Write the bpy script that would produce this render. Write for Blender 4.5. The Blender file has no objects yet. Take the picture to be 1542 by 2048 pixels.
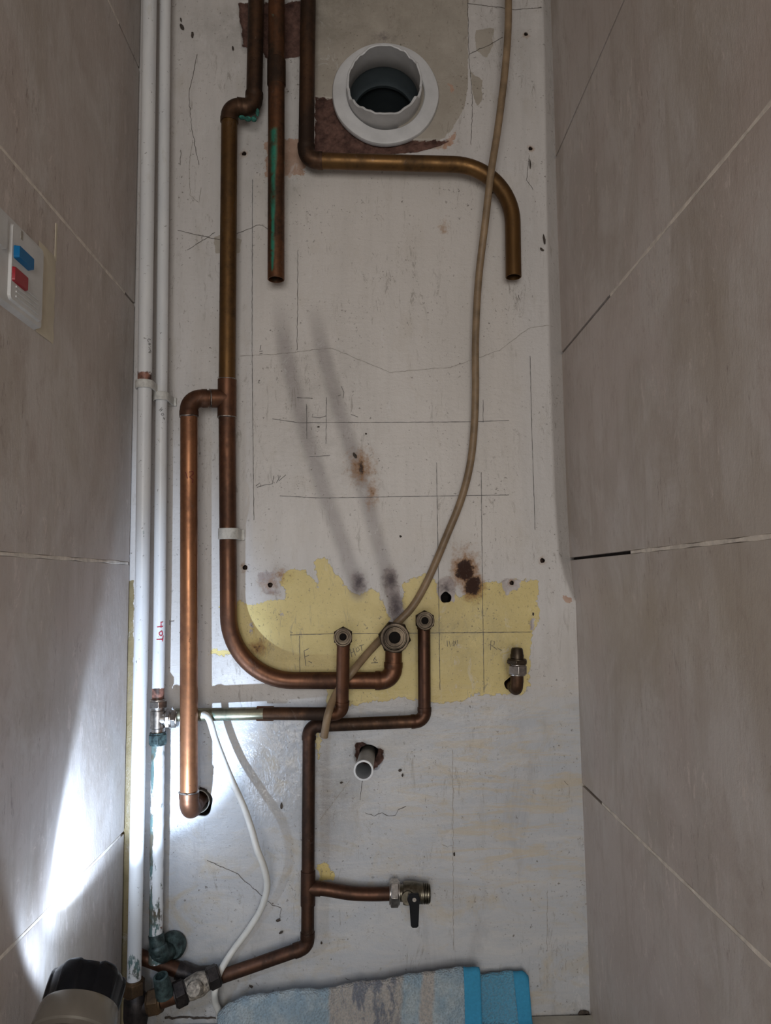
import bpy, math, random
import numpy as np
from mathutils import Vector, Matrix
random.seed(7); rng = np.random.RandomState(3)
S = bpy.context.scene
COL = S.collection
PI = math.pi

# ------------------------------------------------------------------ camera
F, CX, CY, CZ = 1480.0, 771.0, 1024.0, 0.555
_Y = Vector((742 - CX, -(1163 - CY), -F)).normalized()
_Z = Vector((566 - CX, CY + 15194, -F)); _Z = (_Z - _Z.dot(_Y) * _Y).normalized()
_X = _Y.cross(_Z)
R = Matrix((_X, _Y, _Z))                        # camera space -> world
C0 = Vector((0, -1, CZ))
cam = bpy.data.objects.new('camera', bpy.data.cameras.new('camera')); COL.objects.link(cam)
cam.matrix_world = Matrix.Translation(C0) @ R.to_4x4()
cam.data.sensor_fit = 'VERTICAL'; cam.data.sensor_height = 24.0
cam.data.lens = F / 2048 * 24.0; cam.data.clip_start = 0.01
S.camera = cam

# ------------------------------------------------------------------ world, lights, exposure
W = bpy.data.worlds.new('world'); S.world = W; W.use_nodes = True
W.node_tree.nodes['Background'].inputs[0].default_value = (0.80, 0.84, 0.92, 1)
W.node_tree.nodes['Background'].inputs[1].default_value = 0.16
def area(name, loc, target, sx, sy, power, col):
    l = bpy.data.lights.new(name, 'AREA'); l.shape = 'RECTANGLE'; l.size = sx; l.size_y = sy
    l.energy = power; l.color = col
    o = bpy.data.objects.new(name, l); COL.objects.link(o); o.location = loc
    o.rotation_euler = (Vector(target) - Vector(loc)).to_track_quat('-Z', 'Y').to_euler()
    return o
area('room_light', (-0.30, -2.6, 0.60), (0, 0, 0.20), 1.6, 1.1, 38.0, (1.0, 0.965, 0.925))
SPOT_W, HALO_W, SPILL_W = 9.2, 1.7, 0.45
S.view_settings.view_transform = 'Standard'; S.view_settings.look = 'None'
S.view_settings.gamma = 1.0; S.view_settings.exposure = 0.0
try: S.view_settings.use_curve_mapping = False
except Exception: pass

# ------------------------------------------------------------------ measuring helpers
def ray(px, py): return R @ Vector((px - CX, CY - py, -F))
def PY(px, py, off=0.0):
    d = ray(px, py); return C0 + d * ((1.0 - off) / d.y)
def PX(px, py, x):
    d = ray(px, py); return C0 + d * (x / d.x)
def mm(px, off=0.0): return px / F * (1.0 - off)

# ------------------------------------------------------------------ materials
def new_mat(name):
    m = bpy.data.materials.new(name); m.use_nodes = True
    nt = m.node_tree; b = nt.nodes['Principled BSDF']
    return m, nt, b
class G:
    """tiny node graph helper"""
    def __init__(s, nt): s.nt = nt; s.n = nt.nodes; s.l = nt.links; s.co = None
    def pos(s):
        if s.co is None: s.co = s.n.new('ShaderNodeNewGeometry').outputs['Position']
        return s.co
    def mapping(s, sc, src=None):
        m = s.n.new('ShaderNodeMapping'); m.inputs['Scale'].default_value = sc
        s.l.new(src or s.pos(), m.inputs['Vector']); return m.outputs[0]
    def noise(s, scale, detail=3.0, rough=0.55, sc=(1, 1, 1), dist=0.0):
        n = s.n.new('ShaderNodeTexNoise'); n.inputs['Scale'].default_value = scale
        n.inputs['Detail'].default_value = detail; n.inputs['Roughness'].default_value = rough
        n.inputs['Distortion'].default_value = dist
        s.l.new(s.mapping(sc), n.inputs['Vector']); return n.outputs['Fac']
    def voro(s, scale, sc=(1, 1, 1)):
        n = s.n.new('ShaderNodeTexVoronoi'); n.inputs['Scale'].default_value = scale
        s.l.new(s.mapping(sc), n.inputs['Vector']); return n.outputs['Distance']
    def ramp(s, fac, a, b, lo=0.0, hi=1.0):
        m = s.n.new('ShaderNodeMapRange'); m.inputs[1].default_value = a; m.inputs[2].default_value = b
        m.inputs[3].default_value = lo; m.inputs[4].default_value = hi
        s.l.new(fac, m.inputs[0]); return m.outputs[0]
    def math(s, op, a, b=None, clamp=False):
        m = s.n.new('ShaderNodeMath'); m.operation = op; m.use_clamp = clamp
        for i, v in enumerate((a, b)):
            if v is None: continue
            if isinstance(v, (int, float)): m.inputs[i].default_value = v
            else: s.l.new(v, m.inputs[i])
        return m.outputs[0]
    def mix(s, fac, a, b):
        m = s.n.new('ShaderNodeMix'); m.data_type = 'RGBA'
        for i, v in ((0, fac), (6, a), (7, b)):
            if isinstance(v, (int, float)): m.inputs[i].default_value = v
            elif isinstance(v, tuple): m.inputs[i].default_value = (v[0], v[1], v[2], 1)
            else: s.l.new(v, m.inputs[i])
        return m.outputs[2]
    def attr(s, name):
        a = s.n.new('ShaderNodeAttribute'); a.attribute_name = name; return a.outputs['Fac']
    def bump(s, h, strength, dist, b):
        n = s.n.new('ShaderNodeBump'); n.inputs['Strength'].default_value = strength
        n.inputs['Distance'].default_value = dist; s.l.new(h, n.inputs['Height'])
        s.l.new(n.outputs[0], b.inputs['Normal'])
    def sep(s):
        n = s.n.new('ShaderNodeSeparateXYZ'); s.l.new(s.pos(), n.inputs[0]); return n.outputs

def plain(name, col, rough=0.5, metal=0.0, var=0.12, scale=60, bump=0.0, dark=None):
    m, nt, b = new_mat(name); g = G(nt)
    n = g.noise(scale, 4, 0.6)
    d = dark or tuple(c * (1 - 2.2 * var) for c in col); l = tuple(min(1, c * (1 + var)) for c in col)
    nt.links.new(g.mix(g.ramp(n, 0.3, 0.7), d, l), b.inputs['Base Color'])
    b.inputs['Roughness'].default_value = rough; b.inputs['Metallic'].default_value = metal
    if col[0] < .03: b.inputs['Specular IOR Level'].default_value = .22
    if bump: g.bump(n, bump, 0.001, b)
    return m

def copper_mat(name, bright, dark, tarnish=0.5, rough=0.34, green=0.0, metal=0.78):
    m, nt, b = new_mat(name); g = G(nt)
    n1 = g.noise(22, 5, 0.65, (1, 1, 0.45)); n2 = g.noise(120, 4, 0.6)
    t = g.math('ADD', g.math('MULTIPLY', n1, 0.75), g.math('MULTIPLY', n2, 0.25))
    k = g.ramp(t, 0.62 - 0.35 * tarnish, 0.80 - 0.35 * tarnish)
    c = g.mix(k, bright, dark)
    sp = g.ramp(g.noise(260, 2, 0.5), 0.70, 0.76)
    c = g.mix(g.math('MULTIPLY', sp, 0.6), c, tuple(x * 0.25 for x in dark))
    if green:
        gm = g.ramp(g.noise(45, 5, 0.7, (1, 1, 0.6)), 0.66 - green * 0.3, 0.72 - green * 0.3)
        c = g.mix(g.math('MULTIPLY', gm, 0.85), c, (0.05, 0.15, 0.115))
        a = g.attr('verdigris')
        gv = g.math('MULTIPLY', a, g.ramp(g.noise(70, 5, 0.7), 0.33, 0.5))
        c = g.mix(gv, c, (0.045, 0.30, 0.205))
        nt.links.new(g.math('SUBTRACT', metal, g.math('MULTIPLY', gm, 0.7, True), True), b.inputs['Metallic'])
    else: b.inputs['Metallic'].default_value = metal
    big = g.ramp(g.noise(9, 6, 0.75, (1, 1, 0.6), .6), 0.52, 0.64); c = g.mix(g.math('MULTIPLY', big, 0.55), c, tuple(x * 1.0 for x in dark))
    fl = g.ramp(g.noise(55, 6, 0.8, (1, 1, 0.5), .8), 0.60, 0.66); c = g.mix(g.math('MULTIPLY', fl, 0.30), c, (0.20, 0.16, 0.14))
    nt.links.new(c, b.inputs['Base Color'])
    nt.links.new(g.ramp(t, 0.35, 0.7, rough - 0.06, rough + 0.24), b.inputs['Roughness'])
    g.bump(n2, 0.12, 0.0006, b)
    return m

M = {}
M['copper'] = copper_mat('copper_pipe_mat', (0.32, 0.145, 0.07), (0.18, 0.080, 0.042), 0.4, 0.31)
M['copper_dark'] = copper_mat('tarnished_copper_mat', (0.105, 0.055, 0.030), (0.042, 0.026, 0.018), 0.6, 0.48)
M['copper_brown'] = copper_mat('brown_copper_mat', (0.155, 0.070, 0.038), (0.070, 0.035, 0.022), 0.5, 0.42)
M['copper_gold'] = copper_mat('golden_copper_mat', (0.15, 0.078, 0.026), (0.070, 0.040, 0.018), 0.45, 0.42)
M['copper_green'] = copper_mat('verdigris_copper_mat', (0.18, 0.078, 0.036), (0.050, 0.032, 0.021), 0.55, 0.44, 0.12)
M['copper_grey'] = copper_mat('grey_green_copper_mat', (0.25, 0.235, 0.165), (0.11, 0.115, 0.085), 0.5, 0.36, 0.3)
M['solder'] = plain('solder_mat', (0.42, 0.38, 0.35), 0.42, 1.0, 0.3, 200, 0.4)
M['brass'] = copper_mat('old_brass_mat', (0.075, 0.056, 0.037), (0.030, 0.022, 0.016), 0.55, 0.38)
M['nickel'] = plain('nickel_mat', (0.46, 0.43, 0.40), 0.30, 1.0, 0.22, 150, 0.2)
M['nickel_dark'] = plain('dull_nickel_mat', (0.20, 0.18, 0.14), 0.36, 1.0, 0.3, 120, 0.2)
M['hole'] = plain('hole_dark_mat', (0.010, 0.008, 0.007), 0.9)
M['holebrown'] = plain('hole_brown_mat', (0.06, 0.035, 0.025), 0.95, 0, 0.3, 300, 0.5)
M['black'] = plain('black_plastic_mat', (0.008, 0.009, 0.012), 0.22)
M['blackmetal'] = plain('blackened_metal_mat', (0.035, 0.028, 0.026), 0.5, 0.6, 0.4, 120, 0.6, dark=(0.012, 0.010, 0.010))
M['whiteplastic'] = plain('white_plastic_mat', (0.66, 0.66, 0.65), 0.42, 0, 0.06, 40)
M['creamclip'] = plain('painted_clip_mat', (0.60, 0.59, 0.55), 0.5, 0, 0.12, 160, 0.5)
M['cable_brown'] = plain('tan_cable_mat', (0.25, 0.172, 0.10), 0.5, 0, 0.2, 40)
M['cable_white'] = plain('white_cable_mat', (0.68, 0.68, 0.65), 0.42, 0, 0.05, 60)
M['graphite'] = plain('graphite_mat', (0.13, 0.12, 0.115), 0.8, 0, 0.2, 300)
M['crack'] = plain('crack_mat', (0.07, 0.055, 0.045), 0.95, 0, 0.3, 300)
M['crackpale'] = plain('pale_crack_mat', (0.36, 0.33, 0.29), 0.8, 0, 0.2, 300)
M['redink'] = plain('red_ink_mat', (0.42, 0.015, 0.05), 0.6, 0, 0.1, 300)
M['redmark'] = plain('faded_red_mat', (0.13, 0.012, 0.010), 0.6, 0, 0.1, 300)
M['ink'] = plain('dark_pencil_mat', (0.10, 0.095, 0.10), 0.7, 0, 0.1, 300)

def painted_pipe_mat(name, rust_low=0.0):
    m, nt, b = new_mat(name); g = G(nt)
    c = g.mix(g.ramp(g.noise(35, 4, 0.6, (1, 1, 0.25)), 0.35, 0.7), (0.60, 0.61, 0.62), (0.70, 0.70, 0.69))
    c = g.mix(g.math('MULTIPLY', g.ramp(g.noise(60, 4, 0.7, (1, 1, 0.3)), 0.60, 0.75), 0.35), c, (0.42, 0.38, 0.28))
    sp = g.ramp(g.noise(200, 4, 0.7), 0.655, 0.69)
    c = g.mix(g.math('MULTIPLY', sp, 0.75), c, (0.10, 0.08, 0.07))
    gr = g.attr('green')                     # verdigris stains, with their own outline
    gm = g.ramp(g.math('ADD', g.math('MULTIPLY', gr, 0.42), g.math('MULTIPLY', g.noise(75, 5, 0.7, (1, 1, 0.45)), 1.0)), 0.70, 0.76)
    c = g.mix(gm, c, g.mix(g.ramp(g.noise(50, 3), 0.45, 0.6), (0.11, 0.18, 0.175), (0.10, 0.085, 0.06)))
    rs = g.attr('bare')
    rm = g.ramp(g.math('ADD', g.math('MULTIPLY', rs, .8), g.math('MULTIPLY', g.noise(110, 5, 0.75), 1.0)), 0.86, 0.92)
    c = g.mix(rm, c, g.mix(g.ramp(g.noise(90, 3), 0.4, 0.6), (0.30, 0.14, 0.10), (0.05, 0.03, 0.025)))
    nt.links.new(c, b.inputs['Base Color']); b.inputs['Roughness'].default_value = 0.36
    g.bump(g.noise(140, 4, 0.6, (1, 1, 0.4)), 0.25, 0.0008, b)
    return m
M['paintpipe'] = painted_pipe_mat('white_painted_pipe_mat')

def wall_mat():
    m, nt, b = new_mat('old_painted_plaster_mat'); g = G(nt); z = g.sep()[2]; x = g.sep()[0]
    big = g.noise(5, 4, 0.6); mid = g.noise(28, 5, 0.65, (1, 1, 0.5)); streak = g.noise(26, 5, 0.65, (1.6, 1, 0.16))
    white = g.mix(g.ramp(big, 0.3, 0.7), (0.525, 0.497, 0.47), (0.575, 0.55, 0.53))
    white = g.mix(g.math('MULTIPLY', g.ramp(streak, 0.45, 0.68), 0.5), white, (0.44, 0.42, 0.40))
    white = g.mix(g.math('MULTIPLY', g.ramp(mid, 0.55, 0.70), 0.40), white, (0.43, 0.39, 0.335))
    # old brush strokes low down: bluish white with ochre showing through
    low = g.attr('low')
    brush = g.noise(9, 6, 0.7, (1.0, 1, 3.6), 1.4)
    lowc = g.mix(g.ramp(brush, 0.42, 0.66), (0.435, 0.45, 0.475), (0.51, 0.505, 0.50))
    lowc = g.mix(g.math('MULTIPLY', g.ramp(g.noise(13, 5, 0.7, (1.2, 1, 1.6), 1.0), 0.53, 0.74), 0.62), lowc, (0.46, 0.375, 0.235))
    lowc = g.mix(g.math('MULTIPLY', g.ramp(g.noise(11, 6, 0.7, (2.2, 1, 0.5), 0.6), 0.55, 0.8), 0.6), lowc, (0.27, 0.255, 0.26))
    c = g.mix(low, white, lowc)
    # pale strip left of the old boiler and warm field in it
    c = g.mix(g.math('MULTIPLY', g.attr('field'), 0.30), c, (0.60, 0.54, 0.47))
    def sdf(a, amp, sc, k=1400.0):
        n = g.noise(sc, 5, 0.65)
        v = g.math('ADD', g.attr(a), g.math('MULTIPLY', g.math('SUBTRACT', n, 0.5), amp * 3.2))
        return g.math('MULTIPLY', v, k, True)
    tan = sdf('s_tan', 0.0035, 60)
    c = g.mix(tan, c, g.mix(g.ramp(g.noise(14, 5, 0.7), 0.3, 0.7), (0.31, 0.275, 0.225), (0.42, 0.38, 0.325)))
    yel = sdf('s_yel', 0.006, 110)
    yc = g.mix(g.ramp(g.noise(18, 5, 0.65), 0.3, 0.7), (0.545, 0.43, 0.155), (0.66, 0.54, 0.225))
    ygr = g.ramp(g.noise(240, 3, 0.65), 0.62, 0.68)
    yc = g.mix(g.math('MULTIPLY', g.math('MULTIPLY', ygr, g.ramp(g.noise(12, 3), 0.42, 0.6)), 0.8), yc, (0.15, 0.11, 0.05))
    c = g.mix(yel, c, yc)
    c = g.mix(sdf('s_och', 0.003, 60), c, g.mix(g.ramp(g.noise(30, 4), .35, .65), (0.17, 0.13, 0.06), (0.27, 0.21, 0.11)))
    pk = sdf('s_pink', 0.006, 90)
    c = g.mix(pk, c, g.mix(g.ramp(g.noise(40, 4), 0.35, 0.65), (0.40, 0.25, 0.18), (0.48, 0.33, 0.25)))
    gy = sdf('s_grey', 0.004, 160)
    c = g.mix(gy, c, g.mix(g.ramp(g.noise(70, 4), 0.35, 0.65), (0.36, 0.31, 0.30), (0.50, 0.46, 0.44)))
    # soft dark stripes running down the wall, soot and rust
    c = g.mix(g.math('MULTIPLY', g.attr('soft_stripe'), g.ramp(g.noise(30, 4), 0.2, 0.75, 0.45, 0.62)), c, (0.20, 0.17, 0.165))
    ru = g.attr('rust'); rn = g.math('ADD', ru, g.math('MULTIPLY', g.math('SUBTRACT', g.noise(120, 5, 0.7), 0.5), 1.3))
    c = g.mix(g.math('MULTIPLY', g.ramp(rn, 0.18, 0.62), 0.85), c, (0.30, 0.15, 0.055))
    c = g.mix(g.ramp(rn, 0.60, 0.80), c, (0.040, 0.018, 0.012))
    so = g.attr('soot'); sn = g.math('ADD', so, g.math('MULTIPLY', g.math('SUBTRACT', g.noise(95, 5, 0.75), 0.5), 1.5))
    c = g.mix(g.math('MULTIPLY', g.ramp(sn, 0.30, 0.90), 0.9), c, (0.085, 0.070, 0.075))
    # grime, chips and specks
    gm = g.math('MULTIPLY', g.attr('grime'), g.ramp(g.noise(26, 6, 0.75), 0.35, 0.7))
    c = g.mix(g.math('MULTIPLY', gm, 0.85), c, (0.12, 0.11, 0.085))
    sp = g.math('MULTIPLY', g.ramp(g.noise(210, 4, 0.7), 0.615, 0.65), g.ramp(g.noise(17, 4, .7), 0.44, 0.58))
    c = g.mix(g.math('MULTIPLY', sp, 0.8), c, (0.10, 0.08, 0.06))
    sc_ = g.math('MULTIPLY', g.ramp(g.noise(85, 7, 0.85, (1, 1, 0.22), 1.2), 0.565, 0.61), g.ramp(g.noise(9, 3, .7), 0.44, 0.60))
    c = g.mix(g.math('MULTIPLY', sc_, 0.6), c, (0.20, 0.17, 0.14))
    sh = g.math('MULTIPLY', g.ramp(g.noise(60, 7, 0.8, (0.25, 1, 2.2), 1.0), 0.60, 0.66), g.ramp(g.noise(6, 3, .7), 0.50, 0.62))
    c = g.mix(g.math('MULTIPLY', sh, 0.35), c, (0.27, 0.24, 0.21))
    ba = g.math('MULTIPLY', g.attr('brushy'), g.ramp(g.noise(42, 6, 0.7, (0.22, 1, 1.5), 1.6), 0.50, 0.60))
    c = g.mix(g.math('MULTIPLY', ba, 0.55), c, (0.50, 0.41, 0.27))
    pl = g.math('MULTIPLY', g.ramp(g.noise(45, 6, 0.8, (1, 1, .6), 1.0), 0.57, 0.60), g.ramp(g.noise(5.5, 3, .7), 0.50, 0.60))
    c = g.mix(g.math('MULTIPLY', pl, 0.30), c, (0.62, 0.61, 0.60))
    br = sdf('s_brick', 0.0035, 70)
    c = g.mix(br, c, g.mix(g.ramp(g.noise(55, 6, 0.75), 0.35, 0.65), (0.045, 0.020, 0.015), (0.16, 0.085, 0.065)))
    nt.links.new(c, b.inputs['Base Color'])
    rg = g.math('SUBTRACT', g.math('SUBTRACT', g.math('ADD', g.ramp(br, 0, 1, 0.43, 0.95), g.math('MULTIPLY', g.math('ADD', g.attr('rust'), g.attr('soot')), 0.6), True), g.math('MULTIPLY', low, 0.10)), g.math('MULTIPLY', g.attr('gloss'), 0.20))
    nt.links.new(rg, b.inputs['Roughness'])
    h = g.math('ADD', g.math('MULTIPLY', brush, 0.5), g.math('MULTIPLY', g.noise(150, 5, 0.7), 0.5))
    h = g.math('ADD', h, g.math('MULTIPLY', g.noise(4, 3), 3.0))
    h = g.math('ADD', h, g.math('MULTIPLY', yel, -0.4))
    h = g.math('ADD', h, g.math('MULTIPLY', g.math('MULTIPLY', g.attr('gloss'), g.noise(75, 3, 0.6, (1, 1, .6))), 3.0))
    g.bump(h, 0.62, 0.0018, b)
    return m
M['wall'] = wall_mat()

def tile_mat():
    m, nt, b = new_mat('taupe_stone_tile_mat'); g = G(nt)
    a = g.noise(7.0, 8, 0.68, (1, 1.1, 0.75), 0.8); d = g.noise(34, 8, 0.80, (1, 1.3, 0.6), 0.5); e = g.noise(3.4, 6, 0.62, (1, 1.2, 0.85), 0.8)
    st_ = g.noise(26, 6, 0.72, (1, 1.4, 0.2), 0.4)
    c = g.mix(g.ramp(a, 0.43, 0.57), (0.50, 0.44, 0.395), (0.60, 0.55, 0.515))
    c = g.mix(g.math('MULTIPLY', g.ramp(e, 0.47, 0.57), 0.5), c, (0.55, 0.465, 0.425))
    c = g.mix(g.math('MULTIPLY', g.ramp(e, 0.46, 0.38), 0.5), c, (0.46, 0.395, 0.33))
    c = g.mix(g.math('MULTIPLY', g.ramp(st_, 0.53, 0.66), 0.28), c, (0.32, 0.255, 0.20))
    c = g.mix(g.math('MULTIPLY', g.ramp(d, 0.53, 0.64), 0.32), c, (0.34, 0.26, 0.22))
    sp = g.math('MULTIPLY', g.ramp(g.noise(80, 8, 0.85, (1, 1.6, 0.4)), 0.56, 0.62), g.ramp(g.noise(8, 5, .7), 0.50, 0.60))
    c = g.mix(g.math('MULTIPLY', sp, 0.70), c, (0.21, 0.145, 0.115))
    lt = g.math('MULTIPLY', g.ramp(g.noise(55, 8, 0.8, (1, 1.4, 0.5), .8), 0.56, 0.60), g.ramp(g.noise(6, 5, 0.7, (1, 1, 1), .5), 0.49, 0.57))
    c = g.mix(g.math('MULTIPLY', lt, 0.6), c, (0.74, 0.65, 0.60))
    nt.links.new(c, b.inputs['Base Color']); b.inputs['Roughness'].default_value = 0.42
    g.bump(g.math('ADD', g.math('MULTIPLY', d, .5), g.noise(90, 6, 0.75, (1, 1.3, 0.45))), 0.35, 0.0016, b)
    return m
M['tile'] = tile_mat()
M['grout'] = plain('cream_grout_mat', (0.80, 0.73, 0.65), 0.8, 0, 0.12, 90, 0.4)
M['gap'] = plain('joint_gap_mat', (0.035, 0.03, 0.03), 0.95)
M['ochre'] = plain('ochre_plaster_mat', (0.24, 0.18, 0.10), 0.85, 0, 0.2, 25, 0.5)
M['brickdark'] = plain('dark_brick_mat', (0.10, 0.055, 0.045), 0.95, 0, 0.4, 60, 0.8)
M['floor'] = plain('painted_board_mat', (0.50, 0.48, 0.42), 0.55, 0, 0.14, 30, 0.5)
M['filler'] = plain('cream_filler_mat', (0.68, 0.61, 0.47), 0.6, 0, 0.08, 25, 0.4)
M['blueplastic'] = plain('blue_switch_mat', (0.008, 0.15, 0.36), 0.28, 0, 0.04, 40)
M['redplastic'] = plain('red_switch_mat', (0.36, 0.012, 0.022), 0.28, 0, 0.04, 40)
M['torchgrey'] = plain('torch_body_mat', (0.27, 0.25, 0.22), 0.25, 0.55, 0.06, 30)
M['flue'] = plain('flue_white_mat', (0.56, 0.56, 0.56), 0.40, 0, 0.07, 30, 0.2)
M['flueinside'] = plain('flue_inside_mat', (0.085, 0.105, 0.115), 0.3, 0.2, 0.1, 20)
M['waste'] = plain('grey_waste_pipe_mat', (0.42, 0.40, 0.35), 0.4, 0, 0.12, 60)
M['wasterim'] = plain('grey_rim_mat', (0.62, 0.64, 0.66), 0.35, 0, 0.05, 60)
M['greencrust'] = plain('green_crust_mat', (0.045, 0.072, 0.07), 0.5, 0.2, 0.45, 160, 0.9, dark=(0.004, 0.008, 0.009))
M['crustpaint'] = plain('flaked_paint_mat', (0.34, 0.30, 0.25), 0.6, 0.1, 0.4, 190, 0.9, dark=(0.010, 0.007, 0.006))
def emis(name, col, s):
    m, nt, b = new_mat(name); b.inputs['Base Color'].default_value = (*col, 1)
    b.inputs['Emission Color'].default_value = (*col, 1); b.inputs['Emission Strength'].default_value = s
    return m
M['lens'] = emis('torch_lens_mat', (0.80, 0.90, 1.0), 6.0)

# ------------------------------------------------------------------ mesh helpers
class MB:
    def __init__(s): s.v = []; s.f = []; s.mi = []
    def add(s, vs, fs, mi=0):
        o = len(s.v); s.v += [tuple(v) for v in vs]; s.f += [tuple(i + o for i in f) for f in fs]; s.mi += [mi] * len(fs)
    def tube(s, pts, r, seg=20, cap0=True, cap1=True, mi=0, sx=1.0):
        pts = [Vector(p) for p in pts]; n = len(pts)
        rs = r if isinstance(r, (list, tuple)) else [r] * n
        T = []
        for i in range(n):
            t = pts[min(i + 1, n - 1)] - pts[max(i - 1, 0)]; T.append(t.normalized())
        a = Vector((0, -1, 0)) if abs(T[0].y) < 0.9 else Vector((1, 0, 0))
        u = (a - a.dot(T[0]) * T[0]).normalized(); vs = []
        for i in range(n):
            if i: u = (u - u.dot(T[i]) * T[i]).normalized()
            w = T[i].cross(u)
            for k in range(seg):
                th = 2 * PI * k / seg
                vs.append(pts[i] + (u * math.cos(th) + w * math.sin(th) * sx) * rs[i])
        fs = []
        for i in range(n - 1):
            for k in range(seg):
                a0, b0 = i * seg + k, i * seg + (k + 1) % seg
                fs.append((a0, b0, b0 + seg, a0 + seg))
        if cap0: fs.append(tuple(range(seg))[::-1])
        if cap1: fs.append(tuple((n - 1) * seg + k for k in range(seg)))
        s.add(vs, fs, mi); return s
    def lathe(s, o, ax, prof, seg=28, mi=0, phase=0.0, up=None, wob=None):
        """prof: list of (t along axis, radius)"""
        o = Vector(o); ax = Vector(ax).normalized()
        a = Vector(up) if up else (Vector((0, 0, 1)) if abs(ax.z) < 0.9 else Vector((1, 0, 0)))
        u = (a - a.dot(ax) * ax).normalized(); w = ax.cross(u); vs = []
        for j, (t, r) in enumerate(prof):
            for k in range(seg):
                th = 2 * PI * k / seg + phase
                tt, rr = (t, max(r, 1e-5))
                if wob: tt, rr = wob(j, th, tt, rr)
                vs.append(o + ax * tt + (u * math.cos(th) + w * math.sin(th)) * rr)
        fs = []
        for j in range(len(prof) - 1):
            for k in range(seg):
                a0, b0 = j * seg + k, j * seg + (k + 1) % seg
                fs.append((a0, b0, b0 + seg, a0 + seg))
        s.add(vs, fs, mi); return s
    def box(s, lo, hi, mi=0, bev=0.0):
        x0, y0, z0 = lo; x1, y1, z1 = hi
        s.add([(x0, y0, z0), (x1, y0, z0), (x1, y1, z0), (x0, y1, z0), (x0, y0, z1), (x1, y0, z1), (x1, y1, z1), (x0, y1, z1)],
              [(0, 3, 2, 1), (4, 5, 6, 7), (0, 1, 5, 4), (1, 2, 6, 5), (2, 3, 7, 6), (3, 0, 4, 7)], mi)
        return s
    def build(s, name, mats, parent=None, smooth=38, bevel=0.0, attrs=None):
        me = bpy.data.meshes.new(name); me.from_pydata(s.v, [], s.f); me.update()
        for m in (mats if isinstance(mats, list) else [mats]): me.materials.append(m)
        me.polygons.foreach_set('material_index', s.mi)
        if smooth is not None:
            me.polygons.foreach_set('use_smooth', [True] * len(me.polygons))
            me.set_sharp_from_angle(angle=math.radians(smooth))
        for k, fn in (attrs or {}).items():
            a = me.attributes.new(k, 'FLOAT', 'POINT')
            a.data.foreach_set('value', [float(fn(Vector(v))) for v in s.v])
        o = bpy.data.objects.new(name, me); COL.objects.link(o)
        if bevel:
            b = o.modifiers.new('bevel', 'BEVEL'); b.width = bevel; b.segments = 2; b.limit_method = 'ANGLE'
        if parent:
            o.parent = parent; o.matrix_parent_inverse = Matrix.Translation(-Vector(parent.location))
        return o
def thing(name, loc, label, cat, group=None):
    o = bpy.data.objects.new(name, None); COL.objects.link(o); o.location = loc
    o.empty_display_size = 0.02; return tag(o, label, cat, group)
def tag(o, label, cat, group=None):
    o['label'] = label; o['category'] = cat
    if group: o['group'] = group
    return o
def struct(o): o['kind'] = 'structure'; return o
def arc3(A, B, C_, r, n=10):
    """fillet of corner B between A and C_"""
    a = (A - B).normalized(); c = (C_ - B).normalized()
    ang = a.angle(c); t = r / math.tan(ang / 2)
    cen = B + (a + c).normalized() * (r / math.sin(ang / 2))
    p0 = B + a * t; p1 = B + c * t; u = (p0 - cen); v = (p1 - cen); om = u.angle(v)
    return [cen + (u * math.sin((1 - k / n) * om) + v * math.sin(k / n * om)) / math.sin(om) for k in range(n + 1)], t
def spline(pts, n=10):
    pts = [Vector(p) for p in pts]; P = [2 * pts[0] - pts[1]] + pts + [2 * pts[-1] - pts[-2]]; out = []
    for i in range(1, len(P) - 2):
        for k in range(n):
            t = k / n; a, b, c, d = P[i - 1:i + 3]
            out.append(0.5 * ((2 * b) + (c - a) * t + (2 * a - 5 * b + 4 * c - d) * t * t + (3 * b - a - 3 * c + d) * t ** 3))
    out.append(pts[-1]); return out
def subdiv(a, b, step=0.02):
    n = max(1, int((b - a).length / step)); return [a.lerp(b, k / n) for k in range(n + 1)]

def cutlen(pts, d):
    pts = [Vector(p) for p in pts]
    while len(pts) > 2 and (pts[1] - pts[0]).length <= d: d -= (pts[1] - pts[0]).length; pts.pop(0)
    pts[0] = pts[0] + (pts[1] - pts[0]).normalized() * min(d, (pts[1] - pts[0]).length * .9); return pts
def pipe_part(root, pts, r, mat, name='pipe', open0=False, open1=False, attrs=None, seg=24, sm=38, lab=None, t0=0, t1=0):
    if t0: pts = cutlen(pts, t0 * r)
    if t1: pts = cutlen(pts[::-1], t1 * r)[::-1]
    mb = MB(); mb.tube(pts, r, seg, cap0=not open0, cap1=not open1)
    for op, p, q in ((open0, pts[0], pts[1]), (open1, pts[-1], pts[-2])):
        if op:
            ax = (Vector(p) - Vector(q)).normalized()
            mb.lathe(p, ax, [(0, r), (0.0004, r * 0.95), (0.0002, r * 0.88), (-0.05, r * 0.86), (-0.05, 0.0001)], seg)
    o = mb.build(name, mat, root, sm, attrs=attrs)
    if lab: o['label'] = lab
    return o
def elbow(root, A, B, C_, r, mat, L=None, bend=1.5, name='elbow'):
    L = L or r * 2.1; a = (A - B).normalized(); c = (C_ - B).normalized()
    arc, t = arc3(A, B, C_, r * bend)
    L = max(L, t + r * 0.45); ro = r * 1.115
    pts = [B + a * L] + [B + a * (t + r * 0.12)] + arc + [B + c * (t + r * 0.12)] + [B + c * L]
    rr = [ro, ro] + [r * 1.07] * len(arc) + [ro, ro]
    mb = MB(); mb.tube(pts, rr, 26); e = mb.build(name, mat, root, 50)
    return e, L
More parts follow.
